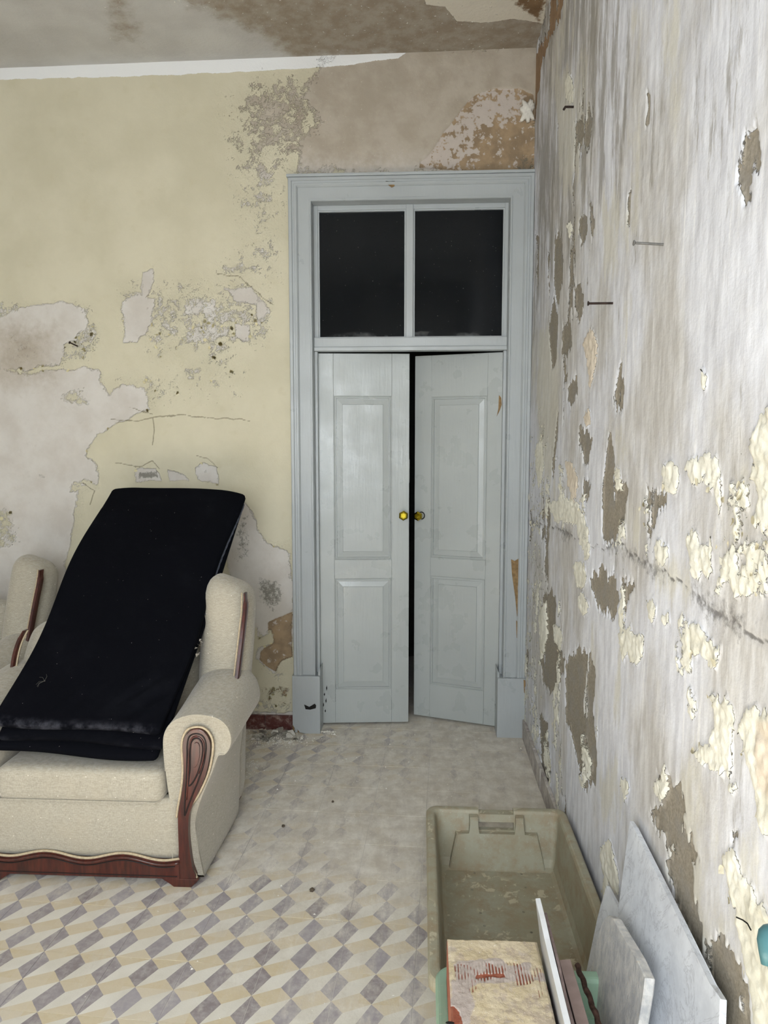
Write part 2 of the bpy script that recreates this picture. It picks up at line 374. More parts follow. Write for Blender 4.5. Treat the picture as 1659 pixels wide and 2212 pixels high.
for ln in [[(322,903),(360,898),(400,897),(450,904),(490,903),(540,909)], [(331,903),(334,930),(330,960)], [(425,985),(450,990),(470,1010)], [(250,1000),(300,1008),(330,995),(345,1015)], [(180,1045),(205,1060),(195,1090)], [(240,905),(290,910),(322,903)], [(470,590),(520,600),(590,660)], [(280,880),(330,895)]]:
    hl = np.minimum(hl, sdline(U, V+fbm(U, V, 25, 3, 55)*.008, [bw(*p) for p in ln]))
cells_ = np.abs(fbm(U, V, 24, 4, 57, .7)); hair = np.clip(1-hl/.006, 0, 1)*1.1 + np.clip(1-cells_/.04, 0, 1)*np.clip((.62-np.abs(gone-.45)*2.2), 0, 1)*1.3
rough = np.clip(gone, 0, 1)*np.where(paint > .4, 1, .1)
pm = sstep((paint-.47)/.08); bm_ = sstep((brown-.45)/.1)
h = pm*.0028 - bm_*(1-pm)*.006 - np.clip(hair, 0, 1)*.0012 + sstep((white-.46)/.08)*.001 + fbm(U, V, 4, 4, 30)*.003 + fbm(U, V, 45, 2, 31)*.0006*(1-pm)
h *= np.clip((WX-U)/.03, 0, 1)
me = grid_mesh(us, vs, lambda u, v, hh: (u, WY-hh, v), h, dict(paint=paint, white=white, brown=brown, skin=skin, mold_shade=mold_shade, tone=tone, rough=rough, hair=hair),
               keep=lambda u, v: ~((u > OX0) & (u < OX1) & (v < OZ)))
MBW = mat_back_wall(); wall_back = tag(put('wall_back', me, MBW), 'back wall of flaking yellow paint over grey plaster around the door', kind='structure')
bw_edge = [(U[i, j], V[i, j]) for i, j in zip(*np.where((abs(paint-.5) < .05) & (V < 2.15) & (V > .12) & (U > -2.3) & ((U < -.7))))]

# ---- right wall
ys = [-1.2]; 
while ys[-1] < WY: 
    y = ys[-1]; ys.append(y + (.12 if y < .85 else .0048 + max(0, y-1.3)*.0028))
ys[-1] = WY; us = np.array(ys); vs = np.arange(0, CZ+.005, .0058); U, V = np.meshgrid(us, vs, indexing='ij')
VW = V + (vnoise(U, V*.12, 95, 5)*.6+vnoise(U, V*.2, 210, 6)*.4)*.030 + fbm(U, V, 20, 3, 7)*.012; UW = U + fbm(U, V*.4, 30, 3, 9)*.010
cream = patches(U*.6+UW*.4, V*.5+VW*.5, [(1, .014, q) for q in [
    [(1430,1005),(1450,1000),(1465,1010),(1470,1040),(1462,1072),(1440,1065),(1434,1035)],
    [(1478,1005),(1500,985),(1525,972),(1552,985),(1562,1040),(1557,1105),(1548,1090),(1540,1060),(1515,1035),(1505,1045),(1492,1035)],
    [(1620,965),(1632,930),(1645,900),(1665,880),(1700,880),(1700,1180),(1660,1165),(1640,1140),(1622,1120),(1635,1080),(1632,1050),(1618,1030),(1630,1000)],
    [(1553,1208),(1572,1195),(1580,1180),(1600,1180),(1596,1205),(1605,1235),(1620,1255),(1640,1235),(1700,1205),(1700,1235),(1655,1250),(1635,1270),(1628,1285),(1605,1288),(1590,1275),(1578,1240)],
    [(1485,1150),(1505,1152),(1512,1180),(1538,1160),(1540,1200),(1543,1245),(1520,1235),(1500,1262),(1488,1230)],
    [(1413,1185),(1428,1165),(1445,1180),(1447,1200),(1438,1220),(1418,1212)],
    [(1183,1092),(1205,1082),(1215,1072),(1235,1080),(1252,1092),(1262,1115),(1272,1140),(1270,1170),(1260,1190),(1250,1170),(1248,1140),(1225,1130),(1200,1128),(1190,1108)],
    [(1490,1345),(1505,1338),(1520,1350),(1530,1375),(1560,1395),(1560,1425),(1548,1450),(1530,1425),(1508,1405),(1500,1422),(1492,1390)],
    [(1337,1372),(1350,1358),(1362,1352),(1375,1370),(1390,1368),(1390,1400),(1380,1435),(1370,1430),(1358,1410),(1345,1425)],
    [(1535,1500),(1555,1505),(1560,1525),(1572,1500),(1590,1530),(1592,1560),(1580,1600),(1578,1650),(1575,1690),(1562,1660),(1540,1670),(1530,1650),(1510,1640),(1508,1615),(1535,1600),(1545,1575),(1548,1540)],
    [(1598,1555),(1615,1530),(1640,1525),(1700,1535),(1700,1840),(1655,1800),(1640,1760),(1625,1700),(1612,1640),(1605,1600)],
    [(1563,1850),(1585,1845),(1595,1870),(1612,1900),(1640,1950),(1700,1990),(1700,2400),(1655,2400),(1630,2212),(1612,2100),(1600,2020),(1590,1960),(1578,1900)],
    [(1415,1700),(1430,1680),(1440,1660),(1447,1690),(1440,1725),(1425,1725)], [(1340,1690),(1352,1675),(1360,1700),(1354,1735),(1345,1720)],
    [(1196,1352),(1212,1356),(1219,1380),(1214,1402),(1200,1392)], [(1225,1000),(1236,1002),(1250,1030),(1250,1060),(1240,1085),(1230,1050)],
    [(1262,735),(1280,712),(1293,745),(1286,800),(1274,845),(1270,790)], [(1263,895),(1272,885),(1277,905),(1272,920),(1264,915)],
    [(1300,1830),(1320,1812),(1330,1850),(1340,1900),(1335,1935),(1318,1910),(1305,1880)], [(1238,1222),(1250,1210),(1262,1215),(1270,1250),(1262,1272),(1250,1260),(1243,1245)],
    [(1396,1295),(1410,1290),(1420,1310),(1412,1345),(1402,1330)], [(1432,1325),(1443,1318),(1450,1335),(1442,1352)], [(1570,1690),(1588,1685),(1590,1712),(1575,1712)],
    [(1248,1290),(1262,1280),(1276,1310),(1270,1330),(1255,1325)], [(1228,490),(1234,480),(1238,500),(1232,520)], [(1220,165),(1236,160),(1244,190),(1240,225),(1224,215)],
    [(1520,800),(1530,805),(1524,830)], [(1160,960),(1172,950),(1176,1010),(1165,1060),(1158,1010)], [(1165,1330),(1180,1300),(1182,1370),(1170,1430)],
    [(1262,1180),(1272,1170),(1276,1200),(1264,1215)], [(1330,1010),(1340,1000),(1346,1050),(1336,1060)]]], rw, .012, 2)
crA = sstep((fbm(U, V*.55, 6, 3, 50)-.18)/.2)*sstep((1.75-V)/.5)*.56     # scattered small scabs low on the wall
crB = sstep((U-2.5)/.8)*sstep((1.9-V)/.4)*.40
cream = np.maximum(cream, np.maximum(crA, crB)) + fbm(U, V*.8, 30, 5, 51, .7)*.44 - .03
brown = patches(UW, VW, [(1, .012, q) for q in [
    [(1594,330),(1605,285),(1622,262),(1640,265),(1648,300),(1644,350),(1630,395),(1617,432),(1600,425),(1591,400)],
    [(1243,255),(1274,252),(1280,275),(1275,300),(1266,312),(1254,300),(1246,290)], [(1200,508),(1213,505),(1218,560),(1214,620),(1204,660),(1196,600)],
    [(1240,612),(1256,620),(1262,660),(1250,695),(1240,660)], [(1214,700),(1232,690),(1238,735),(1228,770),(1212,770)], [(1218,790),(1227,800),(1222,830)],
    [(1330,805),(1342,788),(1348,830),(1346,880),(1338,895),(1326,885),(1324,850)], [(1226,840),(1246,810),(1250,850),(1235,875),(1225,865)],
    [(1316,940),(1322,930),(1328,980),(1330,1020),(1350,1035),(1358,1060),(1350,1110),(1336,1140),(1330,1165),(1312,1180),(1298,1165),(1300,1100),(1304,1020)],
    [(1395,1052),(1420,1050),(1440,1075),(1443,1100),(1425,1105),(1415,1140),(1405,1180),(1396,1150)],
    [(1273,1238),(1300,1230),(1328,1242),(1336,1290),(1328,1340),(1305,1325),(1285,1300)], [(1340,1255),(1372,1255),(1362,1280),(1350,1310),(1344,1285)],
    [(1172,1290),(1190,1270),(1202,1300),(1200,1370),(1222,1425),(1210,1480),(1190,1500),(1172,1480),(1166,1400)],
    [(1222,1435),(1250,1395),(1275,1410),(1286,1460),(1280,1540),(1290,1640),(1285,1700),(1265,1700),(1240,1620),(1222,1540)],
    [(1402,1742),(1430,1735),(1460,1775),(1500,1825),(1512,1842),(1490,1850),(1470,1838),(1440,1825),(1415,1790)],
    [(1420,1670),(1438,1690),(1470,1690),(1480,1750),(1470,1790),(1440,1760)],
    [(1435,1850),(1470,1830),(1492,1860),(1500,1960),(1540,2060),(1580,2140),(1615,2300),(1560,2300),(1510,2100),(1460,1960)],
    [(1510,2030),(1560,2010),(1590,2060),(1612,2120),(1630,2300),(1560,2300),(1530,2140)],
    [(1250,925),(1268,918),(1278,950),(1272,990),(1262,1003),(1252,975)], [(1156,500),(1164,510),(1162,620),(1156,600)], [(1260,1030),(1275,1040),(1270,1080),(1260,1080)],
    [(1165,1540),(1182,1560),(1190,1660),(1180,1730),(1168,1640)], [(1575,1802),(1592,1805),(1594,1835),(1580,1830)], [(1275,430),(1285,480),(1280,520),(1276,480)],
    [(1356,400),(1366,405),(1362,470),(1355,490)], [(1396,195),(1404,200),(1404,270),(1394,280)], [(1250,470),(1268,460),(1270,500),(1256,540),(1248,520)],
    [(1183,700),(1196,640),(1205,680),(1200,780),(1190,800)], [(1153,130),(1185,68),(1188,-20),(1222,-20),(1208,40),(1186,88),(1170,135),(1163,180),(1158,260),(1150,260)]]], rw, .010, 3)
brown = np.maximum(brown, sstep((fbm(U, V*.35, 8, 4, 60)-.30)/.14)*.62*sstep((U-1.9)/.9)) + fbm(U, V*.35, 34, 5, 61, .65)*.42 - np.clip(fbm(U, V*.25, 13, 4, 62, .6)-.12, 0, 1)*1.4
rust = patches(U, V, [(1, .03, [(1150,130),(1185,60),(1188,-30),(1230,-30),(1210,45),(1190,100),(1172,150),(1163,260),(1150,260)]), (.9, .03, [(1148,1200),(1160,1200),(1160,1600),(1145,1600)])], rw)
film = patches(UW, VW, [(.8, .10, q) for q in [
    [(1330,915),(1352,895),(1360,980),(1350,1010),(1335,1000),(1325,960)], [(1345,1110),(1380,1080),(1395,1110),(1392,1170),(1370,1185),(1340,1150)],
    [(1160,700),(1200,720),(1210,900),(1190,1050),(1160,1000)], [(1400,1190),(1480,1215),(1500,1290),(1420,1290)], [(1480,1600),(1520,1600),(1500,1900),(1430,1840)],
    [(1620,1010),(1600,1200),(1560,1150),(1590,1000)], [(1340,1900),(1420,1840),(1450,1900),(1400,2000)], [(1290,1700),(1340,1620),(1350,1760),(1310,1800)], [(1190,130),(1250,130),(1260,420),(1210,420)],
    [(1300,420),(1350,430),(1340,620),(1300,600)]]], rw, .02, 8)
film = np.maximum(film, sstep((fbm(U, V*.5, 3.2, 4, 70)-.02)/.5)*.6) + fbm(U, V*.3, 26, 5, 71, .65)*.5
pink = patches(U, V, [(1, .03, [(1225,995),(1240,995),(1255,1030),(1245,1090),(1225,1050)]), (1, .03, [(1262,880),(1280,880),(1280,925),(1262,925)]), (1, .03, [(1635,1560),(1700,1560),(1700,1750),(1640,1700)]), (1, .03, [(1255,710),(1300,700),(1300,850),(1255,850)])], rw)
ckl = [rw(*p) for p in [(1150,1125),(1190,1135),(1240,1160),(1300,1185),(1340,1182),(1400,1215),(1430,1245),(1470,1255),(1505,1285),(1540,1328),(1580,1335),(1620,1370),(1680,1392)]]
dc = sdline(U, V+fbm(U, V, 12, 3, 80)*.02, ckl); crack = np.clip(1-dc/.11, 0, 1)*.68*(.6+.6*sstep((fbm(U, V, 3, 2, 81)+.1)/.4)); crack = np.maximum(crack, np.clip(1-dc/.005, 0, 1)*1.15)
streak = sstep((V-1.7)/.8)*(.35+.65*sstep((U-1.6)/1.0))
cm = sstep((cream-.46)/.08); bm_ = sstep((brown-.46)/.1)*(1-cm)
h = cm*(.0045+fbm(U, V, 45, 3, 90)*.0045+fbm(U, V, 120, 2, 93)*.003) - bm_*.006 + fbm(U, V*.5, 3, 4, 91)*.006 + fbm(U, V, 30, 3, 92)*.0012 - np.clip(1-dc/.0045, 0, 1)*.003
h *= np.clip((WY-U)/.04, 0, 1)*np.clip((U+1.2)/.05, 0, 1)
me = grid_mesh(us, vs, lambda u, v, hh: (WX-hh, u, v), h, dict(cream=cream, brown=brown, rust=rust, film=film, pink=pink, crack=crack, streak=streak))
MRW = mat_right_wall(); wall_right = tag(put('wall_right', me, MRW), 'right wall of scraped grey plaster with brown bare patches and cream paint scabs', kind='structure')
rw_edge = [(U[i, j], V[i, j]) for i, j in zip(*np.where((abs(cream-.5) < .06) & (V < 1.75) & (V > .12) & (U > 1.1) & (U < 3.5)))]

# ---- ceiling
us = np.concatenate([np.linspace(-3, -2.4, 6)[:-1], np.arange(-2.4, WX, .01), [WX]]); vs = np.concatenate([np.linspace(-1.2, 2.9, 12)[:-1], np.arange(2.9, WY, .01), [WY]])
U, V = np.meshgrid(us, vs, indexing='ij')
blotch = patches(U, V, [(1, .25, [(200,-160),(330,-40),(560,70),(640,125),(1200,130),(1200,-200),(200,-200)]), (.7, .15, [(200,-60),(290,-60),(320,100),(230,70)])], cl, .03, 4)
skn = patches(U, V, [(1, .02, [(905,-60),(920,5),(960,12),(985,45),(1040,48),(1110,40),(1170,50),(1190,-60)])], cl, .01, 6)
rst = patches(U, V, [(1, .08, [(1080,-60),(1110,10),(1165,55),(1200,-60)])], cl, .01, 6)
h = fbm(U, V, 8, 4, 41)*.003*np.clip((WY-V)/.05, 0, 1)
cz = lambda u: CZ + .010*(u-.5)
me = grid_mesh(us, vs, lambda u, v, hh: (u, v, cz(u)-hh), h, dict(blotch=blotch, skin=skn, rust=rst))
tag(put('ceiling', me, mat_ceiling()), 'grey plaster ceiling stained brown over the door corner', kind='structure')

tag(put('ceiling', boxm(-3.2, .9, -1.4, 5.1, 3.40, 3.50), simple('light_stop_slab', c8(150, 150, 145), .9)), kind='structure')  # unseen slab added above the ceiling sheet to keep stray sun out
tag(put('wall_right', boxm(WX+.012, WX+.10, -1.3, 3.70, 0, 3.40), simple('light_stop_backing', c8(150, 140, 125), .9)), kind='structure')  # unseen backing added behind the plaster sheet to stop light leaking in
# ---- unseen walls: left, and the window wall behind the camera
def slabwall(name, *b): return tag(put(name, boxm(*b), PLAIN), kind='structure')
slabwall('wall_left', -3.1, -3.0, -1.3, 3.8, 0, 3.5)
slabwall('wall_front', -3.0, -1.45, -1.3, -1.2, 0, 3.5); slabwall('wall_front', .45, WX+.1, -1.3, -1.2, 0, 3.5)
slabwall('wall_front', -1.45, .45, -1.3, -1.2, 2.65, 3.5); slabwall('wall_front', -1.45, .45, -1.3, -1.2, 0, .35)
FRM = simple('window_frame_paint', c8(190, 196, 198), .4, .5, .05)
wf = bmesh.new()
for a in [(-1.45,-1.40,.35,2.65),(.40,.45,.35,2.65),(-1.40,.40,.35,.40),(-1.40,.40,2.60,2.65),(-.52,-.48,.40,2.60)]: box(wf, a[0], a[1], -1.28, -1.23, a[2], a[3])
tag(put('window_2', wf, FRM), kind='structure')
# dark room beyond the door
DK = simple('dark_room_wall', c8(70, 70, 68), .9, .1, .1)
hb = bmesh.new()
for b in [(-.9, .8, 4.98, 5.05, -.05, 3.0), (-.9, -.85, WY+.02, 5.0, -.05, 3.0), (.75, .8, WY+.02, 5.0, -.05, 3.0), (-.9, .8, WY+.02, 5.0, 2.95, 3.0),
          (-.9, OX0-.001, WY+.012, WY+.05, 0, 3.0), (OX1+.001, .8, WY+.012, WY+.05, 0, 3.0), (OX0-.001, OX1+.001, WY+.012, WY+.05, OZ, 3.0)]: box(hb, *b)
tag(put('wall_hall', hb, DK), 'dark room behind the door', kind='structure')

# ---- floor: slab plus individual patterned cement tiles
TS = .2200; TA = math.radians(2.4); T0 = (-.892, 1.934)
tu = (math.cos(TA), -math.sin(TA)); tv = (math.sin(TA), math.cos(TA))
def mat_tile():
    m = M('patterned_cement_tile', .62, .35); X, Y, Z = m.sep(m.geo.outputs['Position'])
    dx = m.math('SUBTRACT', X, T0[0]); dy = m.math('SUBTRACT', Y, T0[1])
    k = 2/TS
    a = m.math('ADD', m.math('MULTIPLY', dx, tu[0]*k), m.math('MULTIPLY', dy, tu[1]*k))
    b = m.math('ADD', m.math('MULTIPLY', dx, tv[0]*k), m.math('MULTIPLY', dy, tv[1]*k))
    jit = m.math('MULTIPLY', m.math('SUBTRACT', m.noise(60, 2), .5), .018)
    fa = m.math('FRACT', m.math('ADD', a, jit)); fb = m.math('FRACT', m.math('ADD', b, jit))
    s = m.math('ADD', fa, fb); lt = lambda p, q: m.math('LESS_THAN', p, q); AND = lambda p, q: m.math('MULTIPLY', p, q); OR = lambda p, q: m.math('MAXIMUM', p, q)
    s1 = lt(s, 1.0); s2 = m.math('SUBTRACT', 1.0, s1); a2 = m.math('MULTIPLY', fa, 2.0); b2 = m.math('MULTIPLY', fb, 2.0)
    dark = OR(AND(s1, lt(a2, fb)), AND(s2, lt(fb, m.math('SUBTRACT', a2, 1.0))))
    tan = OR(AND(s1, lt(b2, fa)), AND(s2, lt(fa, m.math('SUBTRACT', b2, 1.0))))
    # each printed block has its own tint
    ia = m.math('FLOOR', m.math('ADD', a, .33)); ib = m.math('FLOOR', b); cx = m.n('ShaderNodeCombineXYZ'); m.setv(cx.inputs[0], ia); m.setv(cx.inputs[1], ib)
    wn = m.n('ShaderNodeTexWhiteNoise', noise_dimensions='3D'); m.L(cx.outputs[0], wn.inputs[0]); rnd = wn.outputs[0]
    cl_ = m.noise(45, 5, .6)
    dk = m.mix(rnd, c8(128, 118, 120), c8(156, 151, 156)); dk = m.mix(m.step(cl_, .35, .7, 0, .7), dk, c8(170, 164, 164))
    tn = m.mix(rnd, c8(199, 183, 150), c8(206, 195, 174)); tn = m.mix(m.step(cl_, .35, .65, 0, .5), tn, c8(206, 194, 168))
    cr = m.mix(m.step(m.noise(6, 3), .3, .7), c8(208, 203, 190), c8(218, 214, 203))
    col = m.mix(dark, m.mix(tan, cr, tn), dk)
    # plaster dust: thick towards the door and the middle of the floor, swept thin near the camera
    pos = m.geo.outputs['Position']
    d = m.step(Y, 1.98, 2.62, .0, .64)
    d = m.math('ADD', d, m.math('MULTIPLY', m.step(X, -.85, .05), .33))
    d = m.math('SUBTRACT', d, m.math('MULTIPLY', AND(m.step(Y, 2.95, 3.2), m.step(X, .45, -.2)), .16))
    d = m.math('ADD', d, m.math('MULTIPLY', m.math('SUBTRACT', m.noise(5.5, 6, .7), .5), 1.7))
    sw = m.noise(22, 5, .7, vec=m.vscale(pos, (1, .28, 1), rot=(0, 0, .5)))
    d = m.math('ADD', d, m.math('MULTIPLY', m.math('SUBTRACT', sw, .5), 1.7))
    d = m.math('ADD', d, m.math('MULTIPLY', m.math('SUBTRACT', m.noise(110, 3, .7), .5), .6))
    dm = m.step(d, .02, .92, 0.08, .96)
    dust = m.mix(m.step(m.noise(12, 7, .7), .3, .7), c8(192, 184, 170), c8(222, 217, 206)); dust = m.mix(m.step(sw, .35, .6, .35, 0), dust, c8(176, 168, 158))
    col = m.mix(dm, col, dust)
    sp = m.step(m.noise(230, 2, .5), .71, .74); col = m.mix(m.math('MULTIPLY', sp, m.step(dm, .2, .7, .1, .8)), col, c8(226, 222, 214))
    m.color(col); m.setv(m.b.inputs['Roughness'], m.step(dm, 0, 1, .5, .9))
    m.bump(m.math('ADD', m.math('MULTIPLY', dm, .8), m.math('MULTIPLY', m.noise(180, 4, .65), .6)), .0008, .8)
    return m.m
MT = mat_tile(); GR = simple('grout', c8(222, 218, 210), .9, .1, .08, 60)
floor = thing('floor', (0, 0, 0), 'patterned cement tile floor under plaster dust', kind='structure')
put('slab', boxm(-3.1, .7, -1.3, 5.0, -.10, -.0012), GR, floor)
put('far_flooring', boxm(-3.1, .7, -1.3, 1.2, -.0012, 0), MT, floor)
tb = boxm(-TS/2+.0006, TS/2-.0006, -TS/2+.0006, TS/2-.0006, -.010, 0, bev=.0005)
tme = None
cells = []
for i in range(-14, 12):
    for j in range(-4, 14):
        cx = T0[0]+tu[0]*(i+.5)*TS+tv[0]*(j+.5)*TS; cy = T0[1]+tu[1]*(i+.5)*TS+tv[1]*(j+.5)*TS
        if -2.35 < cx < WX+.10 and 1.1 < cy < (WY+.08 if not (-.7 < cx < .6) else 4.35): cells.append((cx, cy))
for cx, cy in cells:
    if tme is None: o = put('floor_tile', tb, MT, floor); tme = o.data
    else: o = bpy.data.objects.new('floor_tile', tme); COL.objects.link(o); o.parent = floor
    o.location = (cx, cy, .0004+random.uniform(-.0004, .0004)); o.rotation_euler = (random.uniform(-.0012, .0012), random.uniform(-.0012, .0012), -TA)

# ---- skirtings
m = M('dark_red_skirting_tile', .4, .5); m.color(m.mix(m.step(m.noise(30, 5, .7), .45, .7), c8(84, 42, 38), m.mix(m.noise(90, 3), c8(120, 84, 76), c8(170, 158, 146)))); m.bump(m.noise(80, 4), .001, .7); RED = m.m
sk = thing('baseboard_back', (-2.3, WY, 0), 'dark red tile skirting left of the door', kind='structure')
for i in range(8):
    x = i*.212; w = min(.209, 1.635-x)
    if w > .02: put('skirting_tile', boxm(x, x+w, -.014-random.random()*.002, 0, 0, .075+random.random()*.003, bev=.002), RED, sk)
m = M('grey_skirting', .8, .3); m.color(m.mix(m.step(m.noise(14, 6, .7), .35, .65), c8(150, 142, 138), c8(192, 187, 180))); m.bump(m.noise(60, 5), .002, .8)
sr = thing('baseboard_right', (WX, .9, 0), 'grey dusty skirting along the right wall', kind='structure')
for i in range(13):
    y = i*.212; w = min(.209, 2.68-y)
    if w > .02: put('skirting_tile', boxm(-.014-random.random()*.003, 0, y, y+w, 0, .098+random.random()*.004, bev=.003), m.m, sr)

# ================================================================ DOOR SURROUND, TRANSOM, LEAVES
def mat_paint(name, c, chips=.74, rough=.33):
    m = M(name, rough, .5); pos = m.geo.outputs['Position']
    n1 = m.noise(3, 4); base = m.mix(m.step(n1, .3, .7), tuple(v*.93 for v in c[:3])+(1,), c)
    ch = m.step(m.noise(38, 4, .7), chips, chips+.02); ch2 = m.step(m.noise(22, 3, .6, vec=m.vscale(pos, (1, 1, .35))), chips+.03, chips+.035)
    col = m.mix(ch, base, c8(70, 62, 54)); col = m.mix(ch2, col, c8(216, 218, 216))
    col = m.mix(m.step(m.noise(9, 6, .7), .5, .8, 0, .12), col, c8(150, 146, 134)); m.color(col)
    br = m.noise(30, 4, .6, vec=m.vscale(pos, (3, 3, .25)))
    m.bump(m.math('SUBTRACT', m.math('ADD', m.math('MULTIPLY', br, .9), m.noise(14, 3)), m.math('MULTIPLY', ch, .8)), .0016, .55)
    m.setv(m.b.inputs['Roughness'], m.step(m.noise(8, 4), .3, .7, rough-.06, rough+.12)); return m.m
PT = mat_paint('grey_gloss_paint', c8(166, 171, 172)); PTL = mat_paint('grey_gloss_paint_leaf', c8(168, 173, 171), .76, .30)
WOOD = simple('bare_splintered_wood', c8(148, 122, 86), .85, .2, .2, 60, .001, 120)
BLK = simple('black_chip', c8(30, 28, 26), .8, .2)
trim = thing('trim_1', (0, 0, 0), 'grey painted door casing with mitred corners and plinth blocks', kind='structure')
CX0, CX1, CT = -.545, .421, 2.68
prof = [(0, 3.64), (0, 3.606), (.003, 3.602), (.009, 3.602), (.011, 3.608), (.066, 3.609), (.068, 3.604), (.074, 3.598), (.083, 3.598), (.085, 3.602), (.094, 3.602), (.097, 3.596), (.110, 3.596), (.113, 3.600), (.113, 3.64)]
def casing(kind):
    bm = bmesh.new()
    if kind == 'L': a = [(CX0-d, y, .0) for d, y in prof]; b = [(CX0-d, y, CT+d) for d, y in prof]
    if kind == 'R': a = [(CX1+d, y, .0) for d, y in prof]; b = [(CX1+d, y, CT+d) for d, y in prof]
    if kind == 'T': a = [(CX0-d, y, CT+d) for d, y in prof]; b = [(CX1+d, y, CT+d) for d, y in prof]
    loft(bm, [a, b]); return bm
for k in 'LRT': put('casing_board', casing(k), PT, trim)
put('drip_cap', boxm(-.664, .533, 3.590, 3.64, 2.793, 2.806, bev=.002), PT, trim)
# plinth blocks (left one with a broken foot)
pl = [(-.664, .045), (-.650, .02), (-.640, .028), (-.628, .006), (-.600, 0), (-.520, 0), (-.520, .30), (-.524, .306), (-.664, .306)]
put('plinth_block', prism(pl, 'y', 3.584, 3.70, bev=.002), PT, trim)
put('plinth_block', prism([(.392, 0), (.5325, 0), (.5325, .312), (.396, .312), (.392, .306)], 'y', 3.584, 3.70, bev=.002), PT, trim)
put('plinth_block_shoulder', prism([(-.530, .306), (-.520, .306), (-.520, .345), (-.530, .325)], 'y', 3.60, 3.70), PT, trim)
put('plinth_block_shoulder', prism([(.392, .312), (.402, .312), (.402, .33), (.392, .355)], 'y', 3.60, 3.70), PT, trim)
bmj = bmesh.new()
box(bmj, CX0-.012, CX0, 3.6402, 3.74, 0, CT+.012); box(bmj, CX1, CX1+.012, 3.6402, 3.74, 0, CT+.012); box(bmj, CX0, CX1, 3.6402, 3.74, CT, CT+.012)
put('jamb_lining', bmj, PT, trim)
# rebate beads around the leaves
for x0, x1 in ((-.545, -.529), (.405, .421)): put('stop_bead', boxm(x0, x1, 3.662, 3.695, .0, 1.966, bev=.003), PT, trim)
def at_y(px, py, y): p = onplane(px, py, (0, y, 0), (0, 1, 0)); return (p[0], p[2])
def sliver(name, pts, y0, th, mat, parent): return put(name, prism([at_y(px, py, y0) for px, py in pts], 'y', y0-th, y0+.002), mat, parent)
sliver('chipped_notch', [(833,391),(842,392),(853,391),(852,402),(846,405),(838,399)], 3.604, .002, WOOD, trim)['label'] = 'bare wood notch in the casing head'
sliver('bare_wood_patch', [(1104,1208),(1112,1212),(1121,1206),(1122,1240),(1118,1270),(1122,1320),(1117,1332),(1113,1290),(1109,1262),(1106,1240)], 3.605, .001, WOOD, trim)
sliver('bare_wood_patch', [(1115,1340),(1120,1345),(1121,1375),(1116,1378)], 3.605, .001, WOOD, trim)
sliver('bare_wood_patch', [(1131,1468),(1135,1470),(1136,1500),(1132,1496)], 3.583, .001, WOOD, trim)
sliver('paint_chip', [(657,1522),(668,1527),(680,1520),(683,1524),(682,1530),(670,1533),(660,1532)], 3.583, .0008, BLK, trim)
sliver('paint_chip', [(638,697),(643,700),(640,711)], 3.604, .0008, BLK, trim)
sliver('broken_wood', [(632,1562),(640,1560),(650,1578),(658,1592),(640,1592),(633,1585)], 3.60, .001, WOOD, trim)

win = thing('window_1', (0, 0, 0), 'two dusty dark glass panes over the door', kind='structure')
sb = bmesh.new(); y0, y1 = 3.672, 3.712
put('sash_stile', boxm(-.5448, -.524, y0, y1, 2.03, 2.6798, bev=.002), PT, win); put('sash_stile', boxm(.403, .4208, y0, y1, 2.03, 2.6798, bev=.002), PT, win)
put('sash_rail', boxm(-.524, .403, y0+.0005, y1, 2.658, 2.6798, bev=.002), PT, win)
put('mullion', boxm(-.084, -.046, y0-.006, y1, 2.02, 2.68, bev=.005), PT, win)
put('transom_bar', boxm(-.545, .421, 3.650, 3.735, 1.985, 2.033, bev=.004), PT, win)
put('transom_bead', boxm(-.545, .421, 3.643, 3.70, 1.966, 1.987, bev=.004), PT, win)
for x0, x1 in ((-.524, -.084), (-.046, .403)):
    b = bmesh.new()
    for q in ((x0, x1, 2.033, 2.040), (x0, x1, 2.651, 2.658), (x0, x0+.007, 2.04, 2.651), (x1-.007, x1, 2.04, 2.651)): box(b, q[0], q[1], 3.680, 3.692, q[2], q[3])
    put('glazing_bead', b, PT, win)
gm = M('dusty_dark_glass', .07, .1); gm.b.inputs['IOR'].default_value = 1.33; gm.b.inputs['Transmission Weight'].default_value = .72
du = gm.math('ADD', gm.step(gm.noise(150, 2), .72, .75, 0, .5), gm.step(gm.noise(2.2, 4, vec=gm.vscale(gm.geo.outputs['Position'], (1, 1, .6))), .35, .75, .0, .012))
X_, Y_, Z_ = gm.sep(gm.geo.outputs['Position'])
du = gm.math('ADD', du, gm.math('MULTIPLY', gm.step(gm.math('ADD', Z_, gm.math('MULTIPLY', gm.noise(12, 4), .06)), 2.10, 2.085), gm.math('MULTIPLY', gm.step(gm.noise(6, 4), .4, .6), .22)))
gm.color(c8(28, 34, 40)); df = gm.n('ShaderNodeBsdfDiffuse'); df.inputs[0].default_value = c8(190, 192, 190)
ms = gm.n('ShaderNodeMixShader'); gm.setv(ms.inputs[0], du); gm.L(gm.b.outputs[0], ms.inputs[1]); gm.L(df.outputs[0], ms.inputs[2]); gm.L(ms.outputs[0], gm.t.nodes['Material Output'].inputs[0])
for x0, x1 in ((-.522, -.086), (-.044, .401)): put('glass_pane', boxm(x0, x1, 3.693, 3.697, 2.034, 2.657), gm.m, win)

